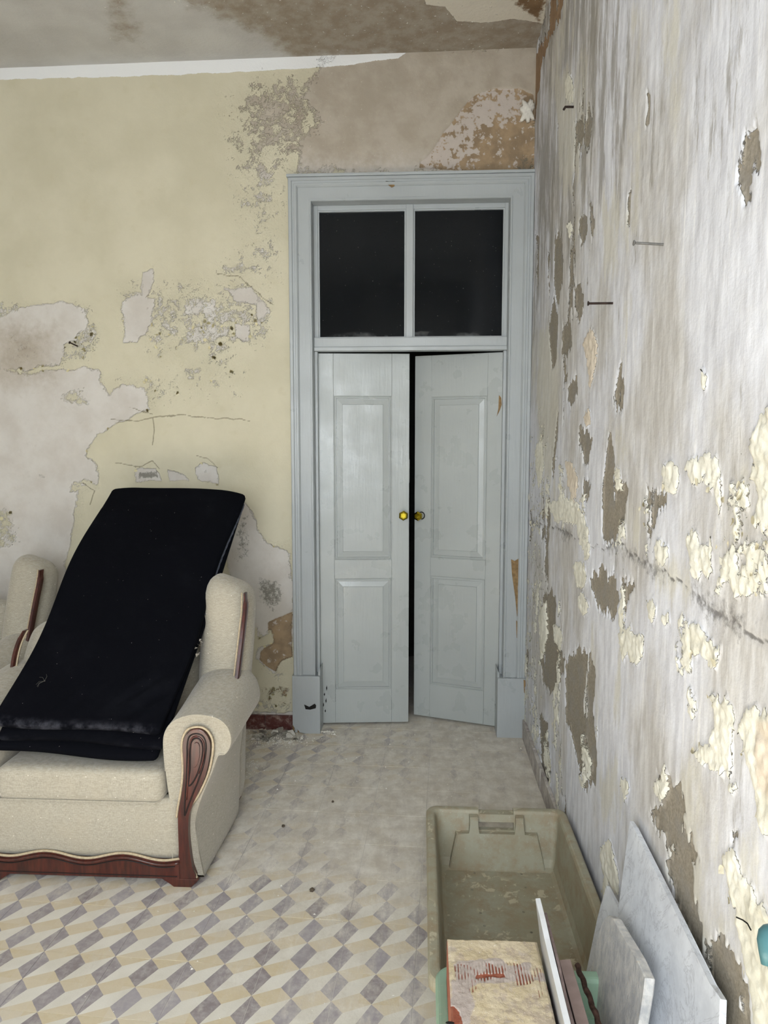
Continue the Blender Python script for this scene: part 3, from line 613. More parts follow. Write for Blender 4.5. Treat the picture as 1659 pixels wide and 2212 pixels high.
def nested(bm, x0, x1, z0, z1, prof):
    rows = []
    for ins, y in prof: rows.append([bm.verts.new(p) for p in ((x0+ins, y, z0+ins), (x1-ins, y, z0+ins), (x1-ins, y, z1-ins), (x0+ins, y, z1-ins))])
    for a, b in zip(rows[:-1], rows[1:]):
        for i in range(4): bm.faces.new((a[i], a[(i+1) % 4], b[(i+1) % 4], b[i]))
    bm.faces.new(rows[-1]); bm.faces.new(rows[0][::-1]); return bm
brass = M('brass', .18, .5); brass.b.inputs['Metallic'].default_value = 1; brass.color(c8(178, 160, 50)); brass.m
def door_leaf(name, hinge, ang, s, label, kz, sl):
    root = thing(name, hinge, label, kind='structure', rz=ang)
    Wd, T = .468, .036; zb, zt = .012, 1.962
    def P(nm, x0, x1, z0, z1, mt=PTL):
        a, b = sorted((s*x0, s*x1)); return put(nm, boxm(a, b, 0, T, z0, z1, bev=.0012), mt, root)
    P('stile', 0, .0765, zb, zt); P('stile', .3775, Wd, zb, zt)
    for z0, z1 in ((zb, .193), (.796, .894), (1.748, zt)): P('rail', .077, .377, z0, z1)
    pf = [(0, .026), (0, .0005), (.002, .0005), (.004, .004), (.010, .0015), (.013, .0015), (.015, .009), (.018, .009), (.044, .005), (.0455, .0015), (.050, .0015)]
    for z0, z1 in ((.1932, .7958), (.8942, 1.7478)):
        a, b = sorted((s*.0772, s*.3768)); put('panel', nested(bmesh.new(), a, b, z0, z1, pf), PTL, root)
    # faceted hexagonal knob
    kx = s*(Wd-.032); kb = bmesh.new()
    secs = []
    for r, y in ((.013, 0), (.013, -.003), (.006, -.005), (.006, -.018), (.013, -.024), (.0255, -.033), (.0255, -.043), (.0165, -.049), (.0145, -.049), (.0125, -.0465)):
        n = 6 if r > .0125 or y < -.044 else 6
        secs.append([(kx+r*math.sin(math.pi/3*i+.05*s), y, kz+r*math.cos(math.pi/3*i+.05*s)) for i in range(n)])
    loft(kb, secs); k = put('knob', kb, brass.m, root); k['label'] = 'faceted brass knob'
    return root
dl = door_leaf('door_1', (-.531, 3.700, 0), math.radians(5.0), 1, 'grey panelled door leaf standing almost shut, hinged at the casing by the armchair', 1.131, None)
dr = door_leaf('door_2', (.407, 3.700, 0), math.radians(-18.5), -1, 'grey panelled door leaf swung further open, hinged near the peeling wall', 1.119, None)
lk = bmesh.new(); box(lk, .4685, .4700, .008, .028, 1.30, 1.42); put('latch_plate', lk, simple('steel', c8(190, 192, 192), .3, .6), dl)
# keyhole escutcheon ring behind the second knob, splinter near its hinge
eb = bmesh.new(); tube(eb, [(-.428+.017*math.cos(a), -.002, 1.119+.019*math.sin(a)) for a in np.linspace(0, 2*math.pi, 15)[:-1]], .0028, 6, closed=True); put('escutcheon_ring', eb, BLK, dr)
wb_ = prism([(-.018, 1.748), (-.006, 1.735), (-.003, 1.70), (-.012, 1.672), (-.028, 1.640), (-.020, 1.68)], 'y', -.0012, .001); put('splintered_spot', wb_, WOOD, dr)
for xx, zz, hh in ((.018, .16, .02), (.026, .12, .03), (.012, .10, .026), (.022, .07, .018), (.03, .19, .03)): put('paint_chip', prism([(xx, zz), (xx+.004, zz+hh*.4), (xx+.002, zz+hh), (xx-.003, zz+hh*.5)], 'y', -.0008, .001), BLK, dl)

# ================================================================ ARMCHAIRS
def mat_fabric():
    m = M('cream_dotted_upholstery', .95, .1); X, Y, Z = m.sep(m.tc.outputs['Object'])
    m.b.inputs['Sheen Weight'].default_value = .25
    u = m.math('ADD', X, m.math('MULTIPLY', Y, .35)); PX, PZ = .100, .070
    fx = m.math('SUBTRACT', m.math('FRACT', m.math('DIVIDE', u, PX)), .5); fz = m.math('SUBTRACT', m.math('FRACT', m.math('DIVIDE', Z, PZ)), .5)
    d = m.math('SQRT', m.math('ADD', m.math('POWER', m.math('MULTIPLY', fx, PX), 2), m.math('POWER', m.math('MULTIPLY', fz, PZ), 2)))
    dot = m.step(d, .0021, .0013)
    gx = m.math('SINE', m.math('MULTIPLY', u, 2*math.pi/.0125)); band = m.step(m.math('ABSOLUTE', m.math('SUBTRACT', m.math('FRACT', m.math('ADD', m.math('DIVIDE', Z, PZ), .28)), .5)), .13, .10)
    gz = m.math('SINE', m.math('MULTIPLY', Z, 2*math.pi/.009)); tiny = m.math('MULTIPLY', m.step(m.math('MULTIPLY', gx, gz), .45, .8), band)
    wv = m.noise(520, 2, vec=m.vscale(m.tc.outputs['Object'], (1, 1, .25))); wh = m.noise(420, 2, vec=m.vscale(m.tc.outputs['Object'], (.15, .15, 1)))
    w = m.math('ADD', m.math('MULTIPLY', wv, .5), m.math('MULTIPLY', wh, .5))
    col = m.mix(m.step(w, .35, .65), c8(154, 148, 132), c8(178, 171, 156))
    col = m.mix(m.math('MULTIPLY', tiny, .35), col, c8(144, 137, 121)); col = m.mix(dot, col, c8(216, 211, 198))
    col = m.mix(m.step(m.noise(9, 5, .6), .4, .75, 0, .30), col, c8(170, 160, 140))
    gx_, gy_, gz_ = m.sep(m.geo.outputs['Normal']); up = m.step(gz_, .3, .9)
    col = m.mix(m.math('MULTIPLY', up, m.step(m.noise(60, 5, .7), .45, .7, 0, .55)), col, c8(184, 182, 173))
    m.color(col); m.bump(m.math('ADD', w, m.math('MULTIPLY', dot, .6)), .0005, .6); return m.m
FAB = mat_fabric()
def mat_mahog():
    m = M('mahogany_stained_wood', .28, .5); v = m.vscale(m.tc.outputs['Object'], (12, 12, 1.6))
    g = m.noise(6, 5, .6, vec=v); m.color(m.mix(m.step(g, .3, .7), c8(46, 18, 14), c8(80, 34, 25)))
    m.b.inputs['Coat Weight'].default_value = .3; m.b.inputs['Coat Roughness'].default_value = .2
    m.bump(g, .0003, .4); return m.m
MAH = mat_mahog(); GRV = simple('dark_groove_stain', c8(26, 14, 12), .5, .4)
CORD = simple('cream_piping_cord', c8(190, 174, 146), .9, .1, .12, 150, .0008, 400)
chair = thing('armchair', (-1.142, 2.282, 0), 'cream dotted armchair with dark red carved wood trim, holding the folded mattress', 'armchair', 'matching cream armchairs')
front = [(.131,.03),(.112,.135),(.105,.22),(.115,.27),(.135,.325),(.165,.394),(.182,.440),(.192,.462),(.214,.466),(.230,.488),(.2365,.52),(.226,.56),(.196,.588),(.155,.600),(.11,.602),(.065,.592),(.028,.570),(.006,.535),(0,.49),(.004,.40),(.012,.32),(.02,.27),(.02,.03)]
back_ = [(.140,.03),(.146,.135),(.150,.22),(.154,.27),(.160,.325),(.170,.394),(.183,.440),(.192,.465),(.214,.472),(.232,.495),(.240,.53),(.230,.58),(.200,.622),(.155,.646),(.11,.652),(.065,.642),(.028,.618),(.006,.57),(0,.51),(.004,.40),(.012,.32),(.02,.27),(.02,.03)]
AX = .277
def arm_sec(y, t, ins):
    t = t*t*(3-2*t); out = []; cx, cz = .11, .5
    for (a, b), (c, d) in zip(front, back_):
        x, z = a+(c-a)*t, b+(d-b)*t
        if ins and z > .25: x += (cx-x)*ins; z += (cz-z)*ins*.8
        out.append((x, y, z))
    return out
def make_arm(s):
    AX = .277 if s > 0 else .302
    secs = [arm_sec(.012, 0, .16), arm_sec(.003, 0, .05), arm_sec(.003, 0, .035), arm_sec(.012, 0, .008)]
    for k in range(1, 15): secs.append(arm_sec(.012+.40*k/14, k/14, 0))
    secs += [arm_sec(.425, 1, .05), arm_sec(.432, 1, .14)]
    # densify each outline for a smooth scroll
    dens = []
    for sc in secs:
        p = catmull([Vector(q) for q in sc[:-1]], 3, closed=False) + [Vector(sc[-1])]
        dens.append([(s*(AX+q.x), q.y, q.z) for q in p])
    bm = bmesh.new(); loft(bm, dens); a = put('armrest', bm, FAB, chair, smooth=True)
    # seam of the front boxing
    sm = [(s*(AX+q.x), q.y, q.z) for q in catmull([Vector(q) for q in arm_sec(.0035, 0, .03)[6:20]], 4, closed=False)]
    put('seam_piping', tube(bmesh.new(), sm, .0022, 6), FAB, a, smooth=True)
    # carved teardrop facing
    T = [(.05,.030),(.05,.135),(.050,.242),(.057,.287),(.066,.335),(.073,.388),(.0745,.44),(.073,.49),(.079,.523),(.096,.549),(.121,.557),(.146,.548),(.163,.520),(.166,.49),(.159,.44),(.147,.394),(.131,.355),(.114,.320),(.099,.287),(.089,.258),(.085,.223),(.084,.18),(.088,.12),(.095,.07),(.105,.030)]
    TT = [(s*(AX+q.x), q.y) for q in catmull([Vector((x, z, 0)) for x, z in T], 3)]
    tr = put('arm_facing', prism(TT, 'y', -.010, .012, bev=.0028), MAH, a)
    def inner(k, cx=.119, cz=.497, pts=None):
        return [(cx+(x-cx)*k, cz+(z-cz)*k) for x, z in pts]
    outer = [(.073,.262),(.078,.330),(.084,.40),(.087,.46),(.089,.505),(.098,.532),(.120,.541),(.142,.533),(.152,.508),(.151,.475),(.141,.428),(.122,.375),(.098,.318),(.077,.262)]
    mid_ = [(.089,.36),(.096,.42),(.098,.47),(.101,.505),(.110,.521),(.121,.525),(.132,.520),(.140,.502),(.140,.475),(.131,.430),(.110,.380)]
    core = [(.108,.425),(.107,.46),(.109,.495),(.114,.508),(.121,.511),(.127,.508),(.131,.495),(.129,.462),(.120,.432)]
    for nm, P, rr, mt in (('carved_groove', outer, .0034, GRV), ('carved_groove', mid_, .0034, GRV)):
        c = [(s*(AX+q.x), -.0100, q.y) for q in catmull([Vector((x, z, 0)) for x, z in P], 4)]
        put(nm, tube(bmesh.new(), c, rr*.8, 6, closed=True), mt, tr, smooth=True)
    for P in ([(x*.5+y*.5, z*.5+w*.5) for (x, z), (y, w) in zip(outer[:11], mid_)],):
        c = [(s*(AX+q.x), -.0105, q.y) for q in catmull([Vector((x, z, 0)) for x, z in P], 4, closed=False)]
        put('carved_bead', tube(bmesh.new(), c, .0032, 6), MAH, tr, smooth=True)
    cr = [(s*(AX+q.x), q.y) for q in catmull([Vector((x, z, 0)) for x, z in core], 4)]; put('carved_boss', prism(cr, 'y', -.0135, -.008, bev=.0015), MAH, tr)
    # cream cord following the facing
    cp = [(s*(AX+q.x), -.002, q.y) for q in catmull([Vector((.119+(x-.119)*1.07+(.004 if x > .1 else -.003), z+.004 if z > .5 else z, 0)) for x, z in T[2:]], 4, closed=False)]
    put('piping_cord', tube(bmesh.new(), cp, .0042, 6), CORD, a, smooth=True)
for s in (1, -1): make_arm(s)
# body: apron, wavy rail, feet
def apr(p): x, y, z = p; return (x, y-.012*(1-(x/.33)**2)*math.cos(z/.19*math.pi*.9), z)
o = put('front_apron', soft_box(.680, .05, .215, .012, (20, 3, 8), apr), FAB, chair, smooth=True); o.location = (-.0125, .028, .195)
def rail_top(x): return .100 + .011*math.cos(2*math.pi*(abs(x)-.135)/.27)*(1 if abs(x) < .27 else 1)
xs = np.linspace(-.353, .328, 47)
rl = put('wavy_front_rail', prism([(-.353, .028), (.328, .028)] + [(x, rail_top(x)) for x in xs[::-1]], 'y', -.012, .03, bev=.002), MAH, chair)
put('rail_moulding', tube(bmesh.new(), [(x, -.013, rail_top(x)-.010) for x in xs], .0055, 8), MAH, rl, smooth=True)
put('rail_groove', tube(bmesh.new(), [(x, -.0125, rail_top(x)-.020) for x in xs[1:-1]] , .0022, 6), GRV, rl, smooth=True)
put('rail_groove', tube(bmesh.new(), [(-.345, -.0125, .038), (.32, -.0125, .038)], .0018, 6), GRV, rl)
put('piping_cord', tube(bmesh.new(), [(x, -.008, rail_top(x)+.003) for x in xs], .0045, 6), CORD, chair, smooth=True)
put('seat_base', boxm(-.315, .292, .03, .60, .06, .29), FAB, chair)
def foot(s, y):
    P = [(.262, .030), (.394, .030), (.384, .018), (.367, 0), (.307, 0), (.284, .02)]
    return prism([(s*x, z) for x, z in P], 'y', y, y+.07, bev=.002)
for s in (1, -1):
    for y in (-.012, .50): put('foot', foot(s, y), MAH, chair)
def cush(p):
    x, y, z = p; k = (1-(x/.29)**2)*(1-(y/.24)**2); k = max(k, 0)
    return (x*(1+.01*math.cos(z*20)), y, z + (.002 if z > 0 else -.003)*k**.5)
o = put('seat_cushion', soft_box(.574, .46, .118, .028, (24, 20, 8), cush), FAB, chair, smooth=True); o.location = (-.012, .212, .350)
cp = [(x, y, .292) for x, y in ((-.235,-.016),(.235,-.016),(.25,0),(.25,.2))]
put('cushion_welt', tube(bmesh.new(), [(-.287, .2, .298), (-.287, .0, .298), (-.275, -.014, .298), (.26, -.014, .298), (.272, 0, .298), (.272, .2, .298)], .003, 6), FAB, o).location = (.004, -.212, -.350)
# back: low centre, tall rounded wings with a wood strip
def bk(p):
    x, y, z = p; t = (z+.19)/.38; return (x, y + t*.14 - .02*max(0, 1-(x/.27)**2), z - .0*abs(x))
o = put('backrest', soft_box(.52, .13, .37, .05, (16, 5, 12), bk), FAB, chair, smooth=True); o.location = (0, .425, .565)
put('back_panel', boxm(-.38, .38, .60, .64, .06, .74, bev=.01), FAB, chair)
def make_wing(s, X0=.376, zs=1.0):
    def wg(p):
        x, y, z = p; t = (z+.23)/.46; x2 = x*(1+.10*math.sin(max(0, min(1, t))*3.1)-.12*max(0, t-.8)*3); z2 = z - .035*((x*s)/.095)*max(0, t-.55)*2
        return (x2, y + .165*t + .02*(x/.09)**2, z2)
    o = put('wing', soft_box(.185, .16, .46, .065, (10, 8, 18), wg), FAB, chair, smooth=True); o.location = (s*X0, .375, .735-.23*(1-zs)); o.scale = (1, 1, zs)
    pts = [(.432,.288+.0,.530),(.438,.300,.60),(.445,.330,.70),(.4505,.366,.80),(.4515,.400,.87),(.445,.430,.925)]
    c = catmull([Vector((s*(x-.362), y-.375, z-.735)) for x, y, z in pts], 4, closed=False)
    bm = bmesh.new(); secs = []
    for i, p in enumerate(c):
        w = .0085*(1 if i < len(c)-3 else .55); d = .011
        secs.append([p+Vector((-w, 0, 0)), p+Vector((-w*.6, -d, 0)), p+Vector((w*.6, -d, 0)), p+Vector((w, 0, 0)), p+Vector((w, .02, 0)), p+Vector((-w, .02, 0))])
    loft(bm, secs); put('wing_strip', bm, MAH, o)
    put('piping_cord', tube(bmesh.new(), [p+Vector((-s*.013, .001, 0)) for p in c], .0035, 6), CORD, o, smooth=True)
    # tall outer side of the back
    sp = bmesh.new(); q = [(.34,.42),(.375,.42),(.385,.62),(.36,.62)]
    put('back_side', soft_box(.10, .17, .60, .03, (4, 4, 10), lambda p: (p[0], p[1]+.10*((p[2]+.3)/.6), p[2])), FAB, chair, smooth=True).location = (s*(X0-.006), .475, .36)
make_wing(1); make_wing(-1, .345, .62)
bpy.context.view_layer.update()
c2 = copy_tree(chair); c2.location = (-2.205, 2.74, 0)
c2['label'] = 'cream armchair mostly cut off by the left frame edge, standing empty behind the mattress'

# ================================================================ FOLDED MATTRESS
def mat_navy():
    m = M('navy_cotton_cover', .95, .05); m.b.inputs['Sheen Weight'].default_value = .0
    pos = m.tc.outputs['Object']; X, Y, Z = m.sep(pos)
    col = m.mix(m.noise(3, 4), c8(7, 8, 12), c8(11, 12, 18))
    gx, gy, gz = m.sep(m.geo.outputs['Normal'])
    edge = m.math('MULTIPLY', m.step(Y, -.596, -.632), m.step(m.noise(16, 6, .65), .42, .72, 0, .42)); col = m.mix(edge, col, c8(92, 93, 102))
    lint = m.step(m.noise(95, 2, .5), .765, .785); col = m.mix(m.math('MULTIPLY', lint, .6), col, c8(150, 148, 146))
    du = m.step(m.noise(7, 6, .7),   .5, .85, 0, .035); col = m.mix(du, col, c8(90, 92, 100))
    m.color(col); m.bump(m.math('ADD', m.noise(350, 2), m.math('MULTIPLY', m.noise(9, 4), 3)), .0008, .5); return m.m
NAVY = mat_navy()
A_ = Vector((-.862, 2.272, .548)); B_ = Vector((-.822, 3.290, 1.290)); Lv = B_-A_; LL = Lv.length
ey = Lv.normalized(); ex = Vector((1, 0, -.02)); ex = (ex-ey*ex.dot(ey)).normalized(); ez = ex.cross(ey)
MW, MT_ = .640, .038
mat_root = thing('folded_mattress', (0, 0, 0), 'dark navy folded foam mattress propped on the armchair and leaning back', 'mattress')
rot = Matrix((ex, ey, ez)).transposed().to_4x4()
ctr = A_ + ey*(LL/2) - ex*(MW/2) - ez*(MT_/2)
mat_root.matrix_world = Matrix.Translation(ctr) @ rot
def layer(k, dy, dx, w, seed):
    def fn(p):
        x, y, z = p; sag = .006*math.sin(y*4+seed)+.004*math.sin(x*9+y*3+seed*2)
        e = (abs(x)/(w/2))**6; cr = .0
        if k == 0:
            d = math.hypot(x-.22, y+.50); cr = .006*math.sin((x*1.2-y)*60)*math.exp(-(d/.10)**2)*(1 if z > 0 else 0)
            d = math.hypot(x+.02, y+.50); cr += .003*math.sin((x*1.5-y)*45)*math.exp(-(d/.09)**2)*(1 if z > 0 else 0)
        if x < 0: x = x*(1-.145*max(0, min(1, (.64-y)/1.28)))
        x2 = x*(1+.012*math.sin(y*5+seed)) + (.012*math.sin((y+.5)*7) if k == 0 else 0); y2 = y
        if y > LL*.38 and abs(x) > w*.3: y2 = y - (abs(x)-w*.3)**2*1.2
        return (x2, y2 + .006*math.sin(x*11+seed), z*(1-.25*e) + sag*.5 + cr)
    o = put('mattress_layer', soft_box(w, LL+dy, MT_+.001, .0175, (44, 80, 6), fn), NAVY, mat_root, smooth=True)
    o.location = (dx, dy/2-k*.028-(dy if k else 0)*0, -k*(MT_-.001)); return o
l1 = layer(0, 0, 0, MW, 0.3); l2 = layer(1, -.05, .010, MW-.012, 1.7); l3 = layer(2, -.09, -.004, MW-.03, 2.9)
ZIP = simple('grey_zip_tape', c8(88, 92, 106), .6, .3, .3, 120, .001, 300)
zp = [(MW/2-.010+.012*math.sin((y+.5)*7)+.004*math.sin(y*6), y, -.001+.0015*math.sin(y*150)) for y in np.linspace(-.10, .56, 120)]
bm = bmesh.new(); loft(bm, [[(x-.008, y, z+.004), (x+.006, y, z+.0005), (x+.012, y, z-.014), (x-.003, y, z-.008)] for x, y, z in zp]); put('zip_tape', bm, ZIP, mat_root)
put('edge_seam', tube(bmesh.new(), [(MW/2-.006+.012*math.sin((y+.5)*7), y, .006) for y in np.linspace(-.6, .58, 60)], .0022, 6), NAVY, mat_root)
tb_ = bmesh.new(); random.seed(3)
for k in range(5):
    a = random.random()*6.28; tube(tb_, [(-.16, -.46, .016), (-.16+.018*math.cos(a), -.46+.018*math.sin(a), .018), (-.16+.03*math.cos(a+.3), -.46+.03*math.sin(a+.3), .015)], .0006, 4)
bmesh.ops.create_icosphere(tb_, subdivisions=1, radius=.003, matrix=Matrix.Translation((-.16, -.46, .017)))
put('loose_threads', tb_, simple('lint', c8(84, 82, 78), .9, .1), mat_root)
fz = bmesh.new()
for k in range(60):
    x = -MW/2 - random.uniform(-.03, .02); z = -random.uniform(.02, .10); y = -LL/2+random.uniform(.01, .06); tube(fz, [(x+.02, y+.01, z), (x-.006, y-.012, z-.006), (x-.012-random.random()*.01, y-.02-random.random()*.01, z-.02)], .0009, 3)
tag(put('torn_fringe', fz, NAVY, mat_root), kind='stuff')
tf = bmesh.new()
for i in range(10):
    x, y, z = .325+random.uniform(-.006,.012), -.20-random.random()*.08, -.035+random.uniform(-.02,.02)
    a = [tf.verts.new((x+random.uniform(-.014,.014), y+random.uniform(-.014,.014), z+random.uniform(-.01,.01))) for _ in range(3)]; tf.faces.new(a)
tag(put('exposed_stuffing', tf, simple('stuffing', c8(190, 182, 168), .95, .1), mat_root), kind='stuff')

# ================================================================ CRATES AND WHAT STANDS IN THEM
def mat_crate(name, a, b, dirt):
    m = M(name, .55, .4); n1 = m.noise(7, 6, .6)
    gx, gy, gz = m.sep(m.geo.outputs['Normal']); 
    col = m.mix(m.step(n1, .3, .7), a, b); col = m.mix(m.math('MULTIPLY', m.step(m.noise(16, 6, .7), .40, .70), dirt), col, c8(146, 132, 108))
    pt = m.noise(26, 6, .62, dist=.6); pm = m.math('MULTIPLY', m.step(pt, .56, .60), m.math('MULTIPLY', m.step(gz, .9, .99), m.step(m.noise(5, 2), .42, .56)))
    col = m.mix(m.math('MULTIPLY', pm, dirt*1.1), col, c8(184, 176, 152))
    col = m.mix(m.step(m.noise(140, 3, .6), .62, .72, 0, .35), col, c8(192, 188, 172)); m.color(col)
    m.bump(m.math('ADD', m.noise(60, 4), m.math('MULTIPLY', pm, .6)), .0006, .5); return m.m
def rrect(x0, x1, y0, y1, z, r, n=6):
    out = []
    for cx, cy, a0 in ((x1-r, y1-r, 0), (x0+r, y1-r, 90), (x0+r, y0+r, 180), (x1-r, y0+r, 270)):
        for k in range(n+1):
            a = math.radians(a0+90*k/n); out.append((cx+r*math.cos(a), cy+r*math.sin(a), z))
    return out
def crate(name, x0, x1, y0, y1, h, mt, label, holes):
    cx, cy = (x0+x1)/2, (y0+y1)/2; root = thing(name, (cx, cy, .001), label, 'crate'); w, d = (x1-x0)/2, (y1-y0)/2
    prof = [(.048, .0), (.040, .006), (.016, h-.036), (.000, h-.034), (.000, h-.008), (.005, h-.001), (.010, h), (.024, h), (.029, h-.002), (.033, h-.010), (.046, .045), (.054, .022), (.066, .014)]
    bm = bmesh.new(); R0 = .040
    loft(bm, [rrect(-w+i, w-i, -d+i*1.5 if z < h-.04 else -d+i, d-i*1.5 if z < h-.04 else d-i, z, max(.012, R0-i*.5)) for i, z in prof])
    sh = put('tub', bm, mt, root)
    c = bmesh.new(); box(c, -.062, .062, d-.10, d+.02, h-.066, h-.038); box(c, -.062, .062, d-.06, d+.02, h-.013, h+.02)
    boolean_cut(sh, c)
    if holes:
        c = bmesh.new()
        for px, py in holes:
            p = onplane(px, py, (0, 0, .015), (0, 0, 1)); bmesh.ops.create_cone(c, cap_ends=True, segments=10, radius1=.0045, radius2=.0045, depth=.08, matrix=Matrix.Translation((p[0]-cx, p[1]-cy, .01)))
        boolean_cut(sh, c)
    for p in sh.data.polygons: p.use_smooth = False
    zt = h-.068
    bz = [(-.168, .010), (.168, .010), (.140, zt), (.095, zt), (.093, h-.012), (.066, h-.012), (.064, zt), (-.064, zt), (-.066, h-.012), (-.093, h-.012), (-.095, zt), (-.140, zt)]
    bz = [(x*min(1, w/.248), z) for x, z in bz]
    pb = bmesh.new(); A = [pb.verts.new((x, d-.048-(.066-.0)*(1-z/h)*.55-.012, z)) for x, z in bz]; B = [pb.verts.new((x*1.03, d-.030-(1-z/h)*.03, z)) for x, z in bz]
    pb.faces.new(A)
    for i in range(len(bz)): pb.faces.new((A[i], B[i], B[(i+1) % len(bz)], A[(i+1) % len(bz)]))
    pb.faces.new(B[::-1]); bmesh.ops.bevel(pb, geom=[e for f in pb.faces if len(f.verts) > 4 and abs(f.calc_center_median().y) < d for e in f.edges], offset=.003, segments=2, affect='EDGES')
    put('end_boss', pb, mt, root)
    hb = bmesh.new(); box(hb, -.0615, .0615, d-.022, d-.003, h-.037, h-.0135, bev=.002); put('hand_grip', hb, mt, root)
    return root, sh
CR1 = mat_crate('grey_green_plastic', c8(158, 156, 138), c8(148, 142, 120), 1.0); CR2 = mat_crate('pale_green_plastic', c8(142, 170, 148), c8(132, 160, 138), .12)
holes = [(1008,1873),(1025,1886),(1127,1888),(1163,1880),(1020,1922),(1136,1917),(1038,1972),(1131,1970),(1047,2000),(1148,2014)]
k1, _ = crate('plastic_crate', .022, .519, 1.628, 2.492, .200, CR1, 'dirty olive plastic crate with a hand grip, empty and nearest the door', holes)
k2, _ = crate('plastic_crate', .038, .508, .72, 1.604, .268, CR2, 'pale green plastic crate holding the clay block and stone offcuts', None)
rb = bmesh.new()
for a, b in (((.04, .06), (.20, .20)), ((.20, .06), (.04, .20)), ((-.2, .06), (-.04, .2)), ((-.04, .06), (-.2, .2)), ((.12, .05), (.12, .21)), ((-.21, .13), (.21, .13))):
    tube(rb, [(a[0], .442-.050*(1-a[1]/.268)-.026, a[1]), (b[0], .442-.050*(1-b[1]/.268)-.026, b[1])], .004, 6)
put('moulded_rib', rb, CR2, k2)

# hollow clay block with mortar crust
TERRA = M('terracotta', .85, .2); TERRA.color(TERRA.mix(TERRA.step(TERRA.noise(20, 5), .3, .7), c8(132, 78, 60), c8(154, 98, 78))); TERRA.bump(TERRA.noise(120, 4), .001, .7); TERRA = TERRA.m
BY = 1.335
blk = thing('clay_block', (.166, BY, .018), 'hollow red clay block crusted with sandy mortar, standing in the pale green crate', 'brick')
BW2, BD2, BH = .103, .220, .350
bb = bmesh.new(); box(bb, -BW2, BW2, -BD2, BD2, 0, BH, bev=.004); bo = put('block_body', bb, TERRA, blk)
c = bmesh.new()
for ix in range(3):
    for iz in range(5): box(c, -BW2+.012+ix*.062, -BW2+.064+ix*.062, -BD2-.02, -BD2+.10, .012+iz*.067, .066+iz*.067)
boolean_cut(bo, c)
m = M('sandy_mortar', .95, .1); nn = m.noise(20, 5, .6); gr = m.attr('red')
col = m.mix(m.step(nn, .35, .65), c8(196, 180, 148), c8(208, 194, 166)); col = m.mix(m.step(m.noise(34, 6, .7), .50, .62, 0, .75), col, c8(176, 160, 144)); col = m.mix(m.step(m.noise(15, 6, .7), .56, .66, 0, .6), col, c8(184, 172, 162)); col = m.mix(m.step(m.noise(140, 3, .6), .66, .70, 0, .8), col, c8(226, 220, 210)); col = m.mix(m.step(m.attr('grey'), .35, .65), col, m.mix(m.noise(80, 4), c8(160, 144, 134), c8(200, 190, 182)))
col = m.mix(m.step(m.math('ADD', gr, m.math('MULTIPLY', m.math('SUBTRACT', m.noise(150, 3), .5), .4)), .45, .55), col, m.mix(m.noise(60, 4), c8(128, 70, 54), c8(150, 90, 70)))
col = m.mix(m.step(m.noise(300, 2), .68, .72, 0, .6), col, c8(150, 134, 112)); m.color(col); m.bump(m.math('ADD', m.noise(330, 4, .7), m.math('MULTIPLY', nn, 1.5)), .0016, .9)
us = np.linspace(-BW2+.001, BW2-.001, 120); vs = np.linspace(-BD2+.001, BD2-.001, 250); U, V = np.meshgrid(us, vs, indexing='ij')
def bt(px, py): p = onplane(px, py, (0, 0, .370), (0, 0, 1)); return (p[0]-.166, p[1]-BY)
comb = np.clip(np.cos(U*2*math.pi/.0068)*1.4, 0, 1)
band = sstep((sdpoly(U, V, [bt(*p) for p in [(1025,2082),(1110,2078),(1150,2090),(1165,2120),(1120,2130),(1060,2122),(1030,2140),(1000,2150),(978,2095),(985,2080)]])+fbm(U, V, 40, 3, 5)*.008)/.006)
band2 = sstep((sdpoly(U, V, [bt(*p) for p in [(1150,2085),(1175,2090),(1180,2150),(1160,2160)]])+fbm(U, V, 40, 3, 6)*.01)/.008)
redp = sstep((sdpoly(U, V, [bt(*p) for p in [(960,2168),(985,2172),(995,2190),(1005,2215),(1010,2260),(955,2260)]])+fbm(U, V, 45, 3, 7)*.008)/.004)
strip = sstep((sdpoly(U, V, [bt(*p) for p in [(1028,2103),(1090,2103),(1092,2112),(1028,2115)]])+fbm(U, V, 60, 3, 9)*.006)/.004)
red = np.maximum(np.maximum(band*comb*(.65+fbm(U, V, 50, 2, 8)*.9), band2*comb*.75), np.maximum(redp*1.2, strip))
grey = sstep((sdpoly(U, V, [bt(*p) for p in [(960,2075),(1080,2060),(1190,2100),(1215,2230),(1170,2140),(1120,2135),(1040,2150),(1020,2240),(955,2200)]])+fbm(U, V, 25, 4, 10)*.03)/.03)
hh = .0035+fbm(U, V, 30, 4, 12)*.0022+fbm(U, V, 90, 3, 13)*.0012 - np.clip(red, 0, 1)*.0034
ed = np.minimum(BW2-abs(U), BD2-abs(V)); hh -= np.clip(1-ed/.006, 0, 1)*.004
me = grid_mesh(us, vs, lambda u, v, q: (u, v, BH+q), hh, dict(red=red, grey=grey)); put('mortar_crust', me, m.m, blk)
hb = bmesh.new()
for px, py in ((990, 2178), (972, 2208)):
    p = bt(px, py); bmesh.ops.create_icosphere(hb, subdivisions=2, radius=.006, matrix=Matrix.Translation((p[0], p[1], BH+.0005)) @ Matrix.Diagonal((1.5, .6, .25, 1)))
    put('pit', hb, BLK, blk)
    hb = bmesh.new()

